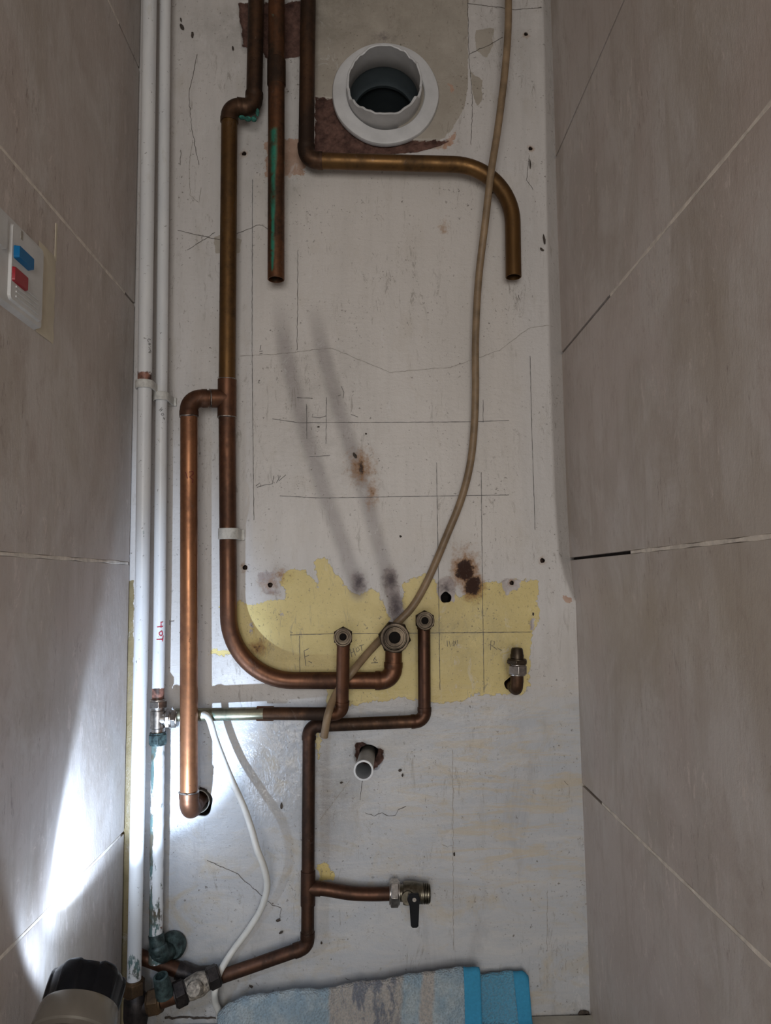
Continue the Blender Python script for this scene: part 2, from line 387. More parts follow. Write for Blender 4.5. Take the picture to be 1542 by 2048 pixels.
def ring(root, p, ax, r, w=0.0022, mat=None, name='solder_joint'):
    mb = MB(); f = rng.uniform(0, 6)
    def wob(j, th, t, rr): return (t + 0.0006 * math.sin(3 * th + f) if j in (0, 3) else t, rr * (1 + 0.02 * math.sin(5 * th + f)))
    mb.lathe(p, ax, [(-w / 2, r * 1.0), (-w / 4, r * 1.14), (w / 4, r * 1.15), (w / 2, r * 1.0)], 26, wob=wob)
    return mb.build(name, mat or M['solder'], root, 60)
def nut_front(root, p, ax, R_hex, r_hole, L, mats, round_front=True, phase=0.0, ring_name='union_nut', up=None):
    """open hexagonal union nut seen end-on; p = back face centre, ax points out of the open end"""
    mb = MB()
    Rr = R_hex * 0.90
    mb.lathe(p, ax, [(0, 0.0001), (0, R_hex), (L * 0.68, R_hex), (L * 0.74, R_hex * 0.93)], 6, phase=phase, up=up)
    mb.lathe(p, ax, [(L * 0.66, Rr * 0.4), (L * 0.66, Rr), (L * 0.95, Rr * 0.985), (L, Rr * 0.94), (L, Rr * 0.82), (L * 0.9, Rr * 0.80)], 32)
    mb.lathe(p, ax, [(L * 0.9, Rr * 0.80), (L * 0.3, Rr * 0.78), (L * 0.3, 0.0001)], 32, mi=1)
    n = mb.build(ring_name, [mats[0], M['hole']], root, 30)
    q = Vector(p) + Vector(ax).normalized() * (L * 0.3)
    mb = MB(); h = L * 0.56
    mb.lathe(q, ax, [(0, r_hole * 1.22), (h * 0.85, r_hole * 1.22), (h, r_hole * 1.17), (h, r_hole * 1.02), (h * 0.8, r_hole)], 32)
    mb.lathe(q, ax, [(h * 0.8, r_hole), (0.0004, r_hole * 0.98), (0.0003, 0.0001)], 32, mi=1)
    mb.build('pipe_mouth', [M['brass'], M['hole']], root, 40)
    return n
def hexnut(root, p, ax, Rh, L, mat, name='compression_nut', phase=0.0):
    mb = MB(); mb.lathe(p, ax, [(-L / 2, Rh * 0.5), (-L / 2, Rh * 0.88), (-L * 0.40, Rh), (L * 0.40, Rh), (L / 2, Rh * 0.88), (L / 2, Rh * 0.5)], 6, phase=phase)
    mb.lathe(p, ax, [(-L / 2 - 0.0012, 0.0001), (-L / 2 - 0.0012, Rh * 0.82), (-L / 2 + 0.001, Rh * 0.84), (L / 2 - 0.001, Rh * 0.84), (L / 2 + 0.0012, Rh * 0.82), (L / 2 + 0.0012, 0.0001)], 26)
    return mb.build(name, mat, root, 25, bevel=0.0004)

# ================================================================== STRUCTURE
XL, XR = -0.3215, 0.2755
ZTOP = 2.2
# ---- back wall -----------------------------------------------------
st = 0.002
X0, X1, Z0, Z1 = -0.345, 0.285, -0.03, 1.43
nx = int(round((X1 - X0) / st)) + 1; nz = int(round((Z1 - Z0) / st)) + 1
gx = X0 + st * np.arange(nx); gz = Z0 + st * np.arange(nz)
def wl(px, py): p = PY(px, py); return (p.x, p.z)
holes = []      # (cx, cz, r, depth, material)
def hole(px, py, rpx, depth, mi=1):
    c = wl(px, py); holes.append((c[0], c[1], mm(rpx), depth, mi))
for a in ((488, 307, 5), (490, 1135, 5), (1052, 68, 4.5), (1061, 297, 4.5), (1085, 1121, 5), (1024, 1166, 4.5), (540, 1170, 5)): hole(*a, 0.012, 2)
hole(892, 1195, 11, 0.03, 1)
hole(768, 188, 81, 0.5, 1); hole(738, 1508, 18, 0.05, 1); hole(400, 1606, 25, 0.05, 1); hole(1022, 1368, 13, 0.04, 1)
hole(352, 1886, 10, 0.03, 1)
cut = np.zeros((nz - 1, nx - 1), bool); blocks = []
for (hx, hz, hr, dep, mi) in holes:
    k = int(math.ceil((hr * 1.02 + 0.0012) / st)); i = int(round((hx - X0) / st)); j = int(round((hz - Z0) / st))
    cut[j - k:j + k, i - k:i + k] = True; blocks.append((i, j, k))
GX, GZ = np.meshgrid(gx, gz)
vx, vz = GX.ravel(), GZ.ravel()
jj, ii = np.nonzero(~cut); a = jj * nx + ii
faces = np.stack([a, a + 1, a + 1 + nx, a + nx], 1).tolist(); mats_i = [0] * len(faces)
ex_v = []; base = len(vx)
for (hx, hz, hr, dep, mi), (i, j, k) in zip(holes, blocks):
    loop = [(i + q, j - k) for q in range(-k, k)] + [(i + k, j + q) for q in range(-k, k)] + [(i + q, j + k) for q in range(k, -k, -1)] + [(i - k, j + q) for q in range(k, -k, -1)]
    n = len(loop); o = base + len(ex_v); rings = [(0.0, 1.0, 0), (0.0015, 0.96, 0), (dep * 0.5, 0.93, mi), (dep, 0.9, mi), (dep, 0.0005, mi)]
    for (d, s_, _m) in rings:
        for (qi, qj) in loop:
            th = math.atan2(gz[qj] - gz[j], gx[qi] - gx[i]); w = 1 + (0.06 * math.sin(3 * th + hx * 90) + 0.04 * math.sin(5 * th)) * (hr < 0.03)
            ex_v.append((hx + math.cos(th) * hr * s_ * w, d, hz + math.sin(th) * hr * s_ * w))
    L = [qj * nx + qi for qi, qj in loop]
    for q in range(n):
        q2 = (q + 1) % n
        faces.append((L[q], o + q, o + q2, L[q2])[::-1]); mats_i.append(0)
        for rr in range(len(rings) - 1):
            faces.append((o + rr * n + q, o + (rr + 1) * n + q, o + (rr + 1) * n + q2, o + rr * n + q2)[::-1]); mats_i.append(rings[rr + 1][2])
EV = np.array(ex_v)
AX = np.concatenate([vx, EV[:, 0]]); AZ = np.concatenate([vz, EV[:, 2]]); AY = np.concatenate([np.zeros_like(vx), EV[:, 1]])
NB = len(AX)
def poly_sdf(poly, maxd=0.05):
    P = np.array([wl(*p) for p in poly]); out = np.full(NB, -maxd)
    m = (AX > P[:, 0].min() - maxd) & (AX < P[:, 0].max() + maxd) & (AZ > P[:, 1].min() - maxd) & (AZ < P[:, 1].max() + maxd)
    x, z = AX[m], AZ[m]; d2 = np.full(x.shape, 1e9); ins = np.zeros(x.shape, bool)
    for k in range(len(P)):
        ax_, az_ = P[k]; bx, bz = P[(k + 1) % len(P)]; ex, ez = bx - ax_, bz - az_
        t = np.clip(((x - ax_) * ex + (z - az_) * ez) / (ex * ex + ez * ez), 0, 1)
        d2 = np.minimum(d2, (x - ax_ - t * ex) ** 2 + (z - az_ - t * ez) ** 2)
        c = ((az_ > z) != (bz > z)) & (x < (bx - ax_) * (z - az_) / (bz - az_ + 1e-12) + ax_); ins ^= c
    s = np.sqrt(d2) * np.where(ins, 1, -1); out[m] = np.maximum(s, -maxd); return out
def line_d(pl):
    P = np.array([wl(*p[:2]) for p in pl]); d = np.full(NB, 1e9); tt = np.zeros(NB)
    for k in range(len(P) - 1):
        ax_, az_ = P[k]; ex, ez = P[k + 1] - P[k]
        t = np.clip(((AX - ax_) * ex + (AZ - az_) * ez) / (ex * ex + ez * ez), 0, 1)
        dd = np.hypot(AX - ax_ - t * ex, AZ - az_ - t * ez); m = dd < d; d[m] = dd[m]; tt[m] = (k + t[m]) / (len(P) - 1)
    return d, tt
def blob(px, py, rx, ry, p=1.0):
    x, z = wl(px, py); q = np.sqrt(((AX - x) / mm(rx)) ** 2 + ((AZ - z) / mm(ry)) ** 2); return np.clip(1 - q, 0, 1) ** p
sm = lambda t: t * t * (3 - 2 * t)
yellow = np.maximum.reduce([poly_sdf(p) for p in [
    [(440, 1215), (478, 1200), (500, 1212), (530, 1203), (566, 1198), (578, 1188), (558, 1168), (566, 1146), (585, 1138), (612, 1140), (628, 1162), (636, 1178), (633, 1150), (625, 1122), (648, 1114), (660, 1128), (676, 1152), (702, 1182), (722, 1190), (738, 1176), (754, 1182), (775, 1222), (788, 1262), (800, 1250), (806, 1190), (802, 1166), (828, 1158), (850, 1146), (866, 1142), (872, 1160), (920, 1196), (960, 1168), (1000, 1163), (1040, 1160), (1077, 1159), (1076, 1215), (1080, 1240), (1065, 1270), (1062, 1300), (1058, 1372), (1046, 1388), (950, 1390), (925, 1400), (880, 1406), (845, 1404), (800, 1394), (770, 1404), (740, 1404), (705, 1412), (655, 1408), (650, 1372), (560, 1362), (500, 1330), (470, 1280)],
    [(418, 1299), (466, 1298), (466, 1308), (440, 1310), (418, 1309)], [(632, 1465), (642, 1463), (643, 1500), (636, 1520), (632, 1500)], [(636, 1730), (648, 1722), (668, 1745), (668, 1762), (638, 1762)]]])
ochre = poly_sdf([(215, 1172), (268, 1160), (268, 1290), (262, 2080), (215, 2080)])
brick = np.maximum.reduce([poly_sdf(p) for p in [
    [(476, 6), (520, 2), (628, 4), (628, 60), (602, 112), (570, 116), (532, 116), (523, 98), (500, 96), (484, 92), (480, 50)],
    [(630, 192), (652, 196), (760, 196), (800, 260), (828, 280), (872, 280), (905, 279), (880, 292), (835, 304), (780, 308), (640, 308), (628, 300)],
    [(712, 1486), (728, 1484), (742, 1492), (768, 1500), (766, 1520), (756, 1538), (744, 1542), (715, 1530), (708, 1512)],
    [(398, 1572), (414, 1580), (423, 1604), (418, 1622), (404, 1632), (392, 1625), (390, 1590)]]])
pink = np.maximum.reduce([poly_sdf(p) for p in [[(530, 282), (600, 278), (612, 330), (606, 352), (530, 354)], [(896, 168), (910, 165), (908, 186), (902, 182)], [(880, 292), (912, 262), (908, 284), (888, 300)], [(1125, 1190), (1142, 1196), (1138, 1206), (1126, 1204)]]])
tan = np.maximum.reduce([poly_sdf(p) for p in [[(628, -20), (937, -20), (936, 180), (928, 215), (905, 262), (870, 290), (800, 300), (640, 200), (628, 190)], [(950, 60), (990, 55), (985, 90), (975, 118), (950, 100)], [(940, 140), (966, 160), (965, 195), (955, 215), (945, 190)], [(428, 474), (440, 470), (484, 478), (482, 508), (430, 506)]]])
grey = np.maximum.reduce([poly_sdf(p) for p in [[(1004, 1158), (1042, 1158), (1040, 1178), (1020, 1182), (1014, 1192), (1006, 1176)], [(1060, 1238), (1070, 1236), (1069, 1266), (1061, 1262)], [(876, 1160), (900, 1150), (914, 1170), (908, 1204), (880, 1200), (872, 1180)], [(502, 1240), (506, 1250), (508, 1278), (500, 1264), (498, 1250)], [(515, 1145), (550, 1142), (560, 1170), (560, 1190), (530, 1188), (516, 1170)], [(702, 1150), (724, 1144), (736, 1166), (728, 1186), (706, 1180)], [(560, 1224), (568, 1224), (567, 1231), (561, 1231)], [(768, 1140), (790, 1135), (800, 1180), (806, 1225), (792, 1255), (778, 1215), (770, 1180)]]])
soft_stripe = np.zeros(NB)
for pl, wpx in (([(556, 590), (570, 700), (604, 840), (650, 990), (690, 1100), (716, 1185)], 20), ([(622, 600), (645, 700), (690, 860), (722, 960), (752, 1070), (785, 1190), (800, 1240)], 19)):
    d, t = line_d(pl); g_ = sm(np.clip(1.25 - d / mm(wpx), 0, 1)) * np.clip(t * 6, 0, 1); soft_stripe = np.maximum(soft_stripe, g_)
d, t = line_d([(652, 1380), (650, 1500), (655, 1700)]); soft_stripe = np.maximum(soft_stripe, 0.5 * sm(np.clip(1 - d / mm(30), 0, 1)))
soot = np.maximum.reduce([blob(718, 1166, 24, 34), blob(782, 1160, 26, 34), blob(792, 1215, 26, 55), 0.75 * blob(892, 1175, 30, 26), 0.9 * blob(496, 90, 26, 26), 0.6 * blob(770, 75, 70, 24), 0.5 * blob(720, 940, 20, 50)])
rust = np.maximum.reduce([1.35 * blob(930, 1142, 38, 44), 1.3 * blob(946, 1172, 32, 42), 0.5 * blob(930, 1120, 50, 60), 0.62 * blob(722, 935, 48, 62), 0.9 * blob(722, 935, 17, 46), 0.55 * blob(745, 985, 20, 60), 0.5 * blob(560, 1150, 34, 30), 0.75 * blob(515, 1296, 30, 24), 0.5 * blob(880, 290, 50, 20), 0.4 * blob(540, 1170, 40, 34), *[0.55 * blob(px, py, 15, 15) for px, py in ((488, 307), (490, 1135), (1052, 68), (1061, 297), (1085, 1121), (1024, 1166))], 0.5 * blob(888, 455, 20, 30)])
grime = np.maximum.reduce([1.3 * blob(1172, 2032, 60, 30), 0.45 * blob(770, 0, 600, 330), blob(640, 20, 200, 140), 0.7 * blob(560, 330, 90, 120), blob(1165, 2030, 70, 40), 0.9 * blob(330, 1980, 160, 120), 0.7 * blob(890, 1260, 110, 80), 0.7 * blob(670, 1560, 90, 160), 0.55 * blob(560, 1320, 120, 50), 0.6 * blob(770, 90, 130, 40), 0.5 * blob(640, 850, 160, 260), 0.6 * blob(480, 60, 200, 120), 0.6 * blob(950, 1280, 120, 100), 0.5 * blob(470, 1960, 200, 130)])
zl = wl(800, 1400)[1]; low = np.clip((zl - AZ) / 0.03 + 0.5, 0, 1)
xf0 = wl(505, 700)[0]; xf1 = wl(1062, 900)[0]; zf0, zf1 = wl(800, 1150)[1], wl(800, 340)[1]
field = np.clip((AX - xf0) / 0.002, 0, 1) * np.clip((xf1 - AX) / 0.03, 0, 1) * np.clip((AZ - zf0) / 0.05, 0, 1) * np.clip((zf1 - AZ) / 0.01, 0, 1)
# relief: recessed brick, chamfered right-hand return, boiler board edge, gentle unevenness
n0 = NB
rel = np.clip(brick / 0.003, 0, 1) * (0.006 + 0.0018 * np.sin(AX * 420) * np.sin(AZ * 510 + 1))
rel += np.clip(grey / 0.002, 0, 1) * 0.0009
ep = [(1150, 1205), (1132, 1160), (1118, 1110), (1110, 1000), (1099, 700), (1094, 450), (1090, 200), (1086, 0), (1085, -60)]
edge = np.interp(AZ, [wl(*p)[1] for p in ep], [wl(*p)[0] for p in ep])
rel += np.clip((AX - edge) * 1.05, 0, 0.05) * (AZ > wl(1140, 1200)[1])
rel += 0.0009 * np.sin(AX * 23 + 1) * np.sin(AZ * 17 + 2)
AYf = AY + rel
# strips (pencil lines, letters, cracks) appended as thin ribbons on the same wall mesh
sv = []; sf = []; smi = []
def ribbon(pts, w, mi, jit=0.0, off=0.0007):
    P = [wl(*p) for p in pts]
    if jit:
        Q = []
        for a_, b_ in zip(P[:-1], P[1:]):
            n = max(2, int(math.hypot(b_[0] - a_[0], b_[1] - a_[1]) / 0.004))
            Q += [(a_[0] + (b_[0] - a_[0]) * k / n + random.gauss(0, jit), a_[1] + (b_[1] - a_[1]) * k / n + random.gauss(0, jit)) for k in range(n)]
        P = Q + [P[-1]]
    o = NB + len(sv)
    for k, p in enumerate(P):
        q0 = P[max(k - 1, 0)]; q1 = P[min(k + 1, len(P) - 1)]; tx, tz = q1[0] - q0[0], q1[1] - q0[1]; l = math.hypot(tx, tz) + 1e-9
        ww = w * 0.5 * (random.uniform(0.6, 1.2) if jit else 1)
        i = int(np.clip(round((p[0] - X0) / st), 0, nx - 1)); j = int(np.clip(round((p[1] - Z0) / st), 0, nz - 1))
        y = AYf[j * nx + i] - off
        sv.append((p[0] - tz / l * ww, y, p[1] + tx / l * ww)); sv.append((p[0] + tz / l * ww, y, p[1] - tx / l * ww))
    for k in range(len(P) - 1):
        sf.append((o + 2 * k, o + 2 * k + 1, o + 2 * k + 3, o + 2 * k + 2)); smi.append(mi)
PEN, CRK, PAL = 3, 4, 5
w1 = 0.00075
for l in ([(545, 838), (600, 846), (700, 845), (940, 844), (1018, 841)], [(560, 992), (640, 996), (760, 994), (1018, 990)], [(873, 925), (874, 990), (876, 1100), (880, 1380)], [(962, 945), (964, 1100), (968, 1385)], [(1060, 712), (1064, 880), (1070, 1060)], [(613, 808), (614, 878)], [(653, 795), (652, 888)], [(594, 795), (625, 797)], [(619, 914), (660, 911)], [(580, 1270), (640, 1268), (1062, 1264)], [(599, 1272), (600, 1350)], [(505, 360), (504, 700), (508, 1040)], [(966, 800), (966, 845)]):
    ribbon(l, w1, PEN, 0.00012)
ribbon([(330, 2036), (360, 2035), (400, 2036), (450, 2035)], 0.0028, CRK, 0.0006); ribbon([(1050, 2036), (1100, 2035), (1150, 2036), (1180, 2036)], 0.0030, CRK, 0.0007)
# letters pencilled on the yellow paint: F, HOT, 6, W N, R and marks above
for l in ([(612, 1332), (608, 1302)], [(608, 1302), (618, 1297)], [(610, 1314), (618, 1310)], [(617, 1322), (624, 1326)],
          [(700, 1298), (704, 1314)], [(706, 1296), (711, 1311)], [(702, 1306), (708, 1303)], [(712, 1298), (716, 1293), (719, 1300), (714, 1304), (712, 1298)], [(718, 1292), (728, 1289)], [(722, 1291), (724, 1302)],
          [(751, 1313), (747, 1320), (750, 1325), (753, 1320), (749, 1317)], [(742, 1326), (756, 1325)],
          [(898, 1282), (901, 1294), (905, 1285), (908, 1293), (912, 1281)], [(894, 1281), (895, 1293)], [(906, 1292), (907, 1281), (914, 1291), (915, 1280)],
          [(981, 1300), (982, 1281), (989, 1283), (988, 1290), (983, 1291), (994, 1299)], [(996, 1297), (1004, 1301)],
          [(512, 972), (520, 966), (522, 972), (514, 975), (530, 970), (545, 968), (548, 952)], [(553, 966), (561, 952), (556, 950), (558, 962), (572, 950)], [(626, 828), (624, 834), (640, 836), (652, 832)], [(702, 829), (716, 834)],
          [(686, 797), (688, 785), (682, 772)], [(682, 790), (676, 792)], [(520, 700), (522, 690)], [(519, 703), (525, 702)], [(519, 708), (525, 707)], [(516, 762), (520, 760), (516, 766), (521, 766)], [(340, 1240), (340, 1250)], [(341, 1243), (349, 1242)]):
    ribbon(l, 0.0007, PEN)
# hairline cracks and scratches
for l in ([(385, 280), (378, 340), (380, 390), (398, 405), (402, 375)], [(355, 460), (440, 480), (520, 450), (560, 470)], [(375, 500), (430, 465)], [(480, 712), (560, 708), (660, 696), (700, 712), (780, 745), (900, 735), (1000, 700), (1060, 655), (1110, 650)], [(935, 0), (938, 120), (945, 200), (942, 290)], [(938, 108), (975, 92), (1005, 75)], [(935, 8), (990, 14), (1030, 20), (1098, 14)], [(1058, 310), (1053, 360), (1066, 380)], [(700, 1960), (690, 1955)], [(730, 1625), (748, 1632), (764, 1625), (778, 1632), (790, 1630), (796, 1620), (812, 1612)], [(724, 1560), (720, 1600)], [(884, 1690), (895, 1694), (904, 1690), (908, 1702)], [(415, 1720), (470, 1745), (545, 1810), (562, 1816)], [(562, 1816), (560, 1838)], [(1128, 1562), (1136, 1570)], [(1036, 590), (1040, 600)], [(640, 1640), (700, 1560)], [(362, 300), (360, 330)], [(468, 380), (462, 640)], [(1095, 1780), (1094, 1900)], [(395, 110), (378, 190), (384, 262), (398, 330)], [(905, 1500), (907, 1900)], [(596, 500), (594, 700)]):
    ribbon(l, 0.0006, PAL if (len(l) >= 5 and l[0][1] < 1500) or l[0][0] in (905, 1095, 640, 884) else CRK, 0.0004)
for (px, py, a_, b_, th) in [(364, 54, 4, 9, .4), (385, 70, 3.5, 9, .1), (466, 98, 3, 6, 0), (362, 40, 2, 6, .2), (467, 470, 3, 3, 0), (557, 1840, 5, 3, .4), (562, 1864, 5, 3, .7), (643, 1885, 2.6, 2.6, 0), (801, 1073, 3, 3, 0), (732, 868, 2.4, 2.4, 0), (637, 854, 3, 2, 0), (1060, 328, 2.2, 12, 0), (1088, 480, 3, 14, 0), (1084, 500, 3, 6, .8), (502, 1972, 5, 3, -.6), (1066, 1228, 2, 4, 0), (984, 385, 5, 4, 0), (908, 1708, 2, 5, 0), (838, 1786, 1, 1, 0), (710, 912, 4, 8, .3), (800, 1540, 4, 3, .3), (805, 1550, 2, 4, 0), (563, 1612, 3, 8, 0), (683, 1565, 3, 2, 0), (1168, 2026, 12, 8, .3), (1150, 2034, 16, 4, 0), (1172, 2036, 9, 9, 0), (1128, 2036, 12, 2.5, 0)]:
    x, z = wl(px, py); o = NB + len(sv); n = 9; y = float(np.interp(x, [0], [0])) - 0.0012
    for k in range(n):
        t_ = 2 * PI * k / n; q = random.uniform(0.65, 1.1); u_, v_ = math.cos(t_) * mm(a_) * q, math.sin(t_) * mm(b_) * q
        sv.append((x + u_ * math.cos(th) - v_ * math.sin(th), y, z + u_ * math.sin(th) + v_ * math.cos(th)))
    sf.append(tuple(o + k for k in range(n))); smi.append(CRK)
SV = np.array(sv)
V = np.concatenate([np.stack([AX, AYf, AZ], 1), SV])
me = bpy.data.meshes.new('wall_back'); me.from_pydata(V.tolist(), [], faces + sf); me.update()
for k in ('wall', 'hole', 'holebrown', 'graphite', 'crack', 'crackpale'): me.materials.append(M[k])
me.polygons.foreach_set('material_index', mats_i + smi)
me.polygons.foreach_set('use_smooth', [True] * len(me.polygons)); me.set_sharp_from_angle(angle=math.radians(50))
for nme, arr in (('s_yel', yellow), ('s_brick', brick), ('s_pink', pink), ('s_tan', tan), ('s_grey', grey), ('s_och', ochre), ('brushy', np.clip(1.6 * blob(1030, 1590, 330, 280), 0, 1)), ('gloss', np.clip(2 * blob(555, 1530, 90, 140), 0, 1)), ('soft_stripe', soft_stripe), ('soot', soot), ('rust', rust), ('grime', grime), ('low', low), ('field', field)):
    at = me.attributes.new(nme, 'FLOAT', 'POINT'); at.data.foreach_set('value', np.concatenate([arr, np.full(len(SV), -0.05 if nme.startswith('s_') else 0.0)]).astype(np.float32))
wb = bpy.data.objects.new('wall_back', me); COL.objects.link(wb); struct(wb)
mb = MB(); mb.box((X0, 0.0, Z1), (X1, 0.05, ZTOP)); o = mb.build('wall_back_upper', M['floor'], wb, None); 

# ---- tiled side walls ---------------------------------------------
def side_wall(name, x, sgn, joints, yend, grout, bands=None):
    """sgn = +1: wall on the right; tile faces at x; joints = z list; grout = y where the grout starts per joint"""
    mb = MB(); g = 0.0019; ys = (-1.75, yend)
    zs = [-0.03] + joints + [ZTOP]
    for a_, b_ in zip(zs[:-1], zs[1:]):
        lo = a_ + (g if a_ > -0.03 else 0); hi = b_ - (g if b_ < ZTOP else 0)
        xa, xb = sorted((x, x + sgn * 0.009)); mb.box((xa, ys[0], lo), (xb, ys[1], hi), 0)
    xa, xb = sorted((x + sgn * 0.0075, x + sgn * 0.06)); mb.box((xa, ys[0], -0.03), (xb, ys[1] - 0.002, ZTOP), 1)
    for z, gy in zip(joints, grout):
        if gy is None: continue
        n = 60; xa = x - sgn * 0.0002; vs = []; fs = []
        for k in range(n + 1):
            y = ys[0] + (gy - ys[0]) * k / n; w = g * (0.95 + 0.25 * math.sin(k * 2.3) * (k > 4))
            vs += [(xa, y, z - w), (xa, y, z + w), (x + sgn * 0.007, y, z + w), (x + sgn * 0.007, y, z - w)]
        for k in range(n):
            for q in range(4): fs.append((4 * k + q, 4 * k + (q + 1) % 4, 4 * k + 4 + (q + 1) % 4, 4 * k + 4 + q))
        fs.append((4 * n, 4 * n + 1, 4 * n + 2, 4 * n + 3)); mb.add(vs, fs, 2)
    o = mb.build(name, [M['tile'], M['gap'], M['grout']], None, None, bevel=0.0005); return struct(o)
JR = [CZ - 0.27 - 0.293, CZ - 0.270, CZ + 0.0275, CZ + 0.3208, CZ + 0.612, CZ + 0.905]
JR = [j for j in JR if j > 0.0]
wr = side_wall('wall_right', XR, 1, JR, 0.034, [-0.084, -0.22, -0.19, None, -0.3] if len(JR) == 5 else [-0.3, -0.018, -0.085, -0.115, None, -0.3])
JL = [PX(248, 1665, XL).z, PX(265, 1127, XL).z, PX(275, 615, XL).z, PX(280, 140, XL).z]
wlft = side_wall('wall_left', XL, -1, JL, -0.006, [-0.02, -0.01, -0.045, -0.09])
# strip of bare plaster behind the end of the left tiles
mb = MB(); mb.box((XL - 0.035, -0.0058, -0.03), (XL - 0.0095, 0.004, ZTOP)); mb.build('plaster_return', M['ochre'], wlft, None)
# ---- floor board, ceiling -------------------------------------------
mb = MB(); mb.box((XL - 0.03, -1.75, -0.03), (XR + 0.03, -0.004, 0.0), 0); mb.box((XL - 0.03, -0.004, -0.03), (XR + 0.03, 0.036, -0.012), 1)
fl = struct(mb.build('floor', [M['floor'], M['gap']], None, None))
mb = MB(); mb.box((XL - 0.06, -1.75, ZTOP), (XR + 0.06, 0.03, ZTOP + 0.03)); struct(mb.build('unseen_ceiling', M['tile'], None, None))  # top cover out of view, added so the upper alcove gets darker

# ================================================================== PIPEWORK
V3 = Vector
def at(px, py, off): return PY(px, py, off)

# --- A: large bent copper run ---------------------------------------------
rA = 0.0111
A0, A1, A2 = at(521, -420, .026), at(508, 218, .026), at(459, 212, .034)
A3 = at(454, 797, .026); A4 = at(458, 1361, .017); A5 = at(786, 1361, .017); A6 = at(788, 1272, .018)
root = thing('copper_pipe', A3, 'large copper pipe run with a tee branch, wide bottom bend and biggest union nut', 'pipe')
n1 = V3((0, -1, 0)); 
cd, cm, cb = M['copper_dark'], M['copper'], M['copper_brown']
elbow(root, A0, A1, A2, rA, M['copper_dark']); 
pipe_part(root, subdiv(A0, A1), rA, cd,t1=1.4)
pipe_part(root, [A1, A2], rA, cd,t0=1.3,t1=1.3)
elbow(root, A1, A2, A3, rA, M['copper_dark'])
pipe_part(root, subdiv(A2, A3), rA, M['copper_gold'],t0=1.4)
M['teal'] = plain('teal_verdigris_mat', (0.035, 0.19, 0.15), 0.8, 0, .35, 200, .8)
mb = MB()
for (px, py, a_, b_) in ((484, 235, 7, 3.5), (496, 238, 8, 4), (508, 238, 6, 6), (515, 225, 4, 9)):
    mb.lathe(at(px, py, .030), (0, 0, 1), [(-mm(b_), .0001), (-mm(b_ * .7), mm(a_ * .7)), (0, mm(a_)), (mm(b_ * .7), mm(a_ * .7)), (mm(b_), .0001)], 12)
mb.build('verdigris_crust', M['teal'], root, 60)
# tee
B1 = at(378, 797, .042); B2 = at(378, 1624, .042); B3 = V3((B2.x, 0.05, B2.z))
dv = (A3 - A2).normalized(); db = (B1 - A3).normalized()
mb = MB(); mb.tube([A3 - dv * .025, A3 + dv * .025], rA * 1.12, 26); mb.tube([A3, A3 + db * .021], rA * 1.11, 26); t_ = mb.build('tee', M['copper_brown'], root, 50)
for q, ax in ((A3 - dv * .0255, dv), (A3 + dv * .0255, dv), (A3 + db * .022, db)): ring(root, q, ax, rA)
bend, t = arc3(A3, A4, A5, 0.086, 16)
path = subdiv(A3, bend[0]) + bend[1:] + subdiv(bend[-1], A5)[1:]
pipe_part(root, path, rA, cb,t1=1.4)
elbow(root, A4, A5, A6, rA, cb); 
pipe_part(root, [A5, A6], rA, cb,t0=1.4,t1=1)
A7 = A6 + n1 * .022
elbow(root, A5, A6, A7, rA, cb, L=.016, bend=1.05)
nut_front(root, A6 + n1 * .015, n1, mm(33, .05), mm(18, .05), .020, [M['brass'], cb], phase=0.35)
rootA = root
# branch
pipe_part(root, [A3 + db * .02, B1], rA, cb,t1=1.4)
elbow(root, A3, B1, B2, rA, cb)
pipe_part(root, subdiv(B1, B2), rA, cm, lab='bright copper lower pipe',t0=1.4,t1=1.4)
dB = (B2 - B1).normalized()
ring(root, B1 + dB * .0245, dB, rA)
elbow(root, B1, B2, B3, rA, cb); ring(root, B2 - dB * .0245, dB, rA)
pipe_part(root, [B2, B3], rA, cb,t0=1.4)
MB().lathe(V3((B2.x + .001, .006, B2.z)), (0, -1, 0), [(-.03, .0135), (.004, .0137), (.005, .0142), (.004, .0150), (-.03, .0150)], 32).build('wall_sleeve', M['waste'], root)
# --- B: capped-off straight pipe with verdigris ---------------------------------
P0, P1 = at(554, -420, .034), at(552, 559, .034)
root = thing('copper_pipe', P1, 'straight copper pipe from the top with a green verdigris streak and open lower end', 'pipe')
zt, zb = at(552, 285, .034).z, at(552, 545, .034).z
def vg(v):
    t = (v.z - zb) / (zt - zb)
    if t < 0 or t > 1.08: return 0
    off = (v.x - at(552, 400, .034).x) / 0.0115
    return max(0, min(1, 1.3 * (1 - abs(off + 0.30 - 0.12 * t) / (0.18 + 0.32 * t ** 1.5 + 0.12 * math.sin(t * 9) ** 2))))
mb_pts = subdiv(P0, P1, .006)
pipe_part(root, mb_pts, 0.0113, M['copper_green'], open1=True, attrs={'verdigris': vg}, seg=48, sm=50)
d = (P1 - P0).normalized(); c0, c1 = at(553, 120, .034), at(553, 172, .034)
MB().tube([c0, c0.lerp(c1, .04), c0.lerp(c1, .96), c1], [.0114, .0128, .0128, .0114], 26).build('coupling', M['copper_dark'], root)
# --- C: top right swan bend ---------------------------------------------------
C1_, C2_, C3_, C4_ = at(622, -420, .026), at(612, 321, .026), at(1024, 332, .026), at(1027, 554, .026)
rC = 0.0108
root = thing('copper_pipe', C2_, 'copper pipe passing under the flue, curving down to an open end at right', 'pipe')
elbow(root, C1_, C2_, C3_, rC, cd)
pipe_part(root, subdiv(C1_, C2_), rC, cd,t1=1.4)
bend, t = arc3(C2_, C3_, C4_, 0.083, 16)
pipe_part(root, subdiv(C2_, bend[0]) + bend[1:] + subdiv(bend[-1], C4_)[1:], rC, M['copper_gold'], open1=True,t0=1.4)
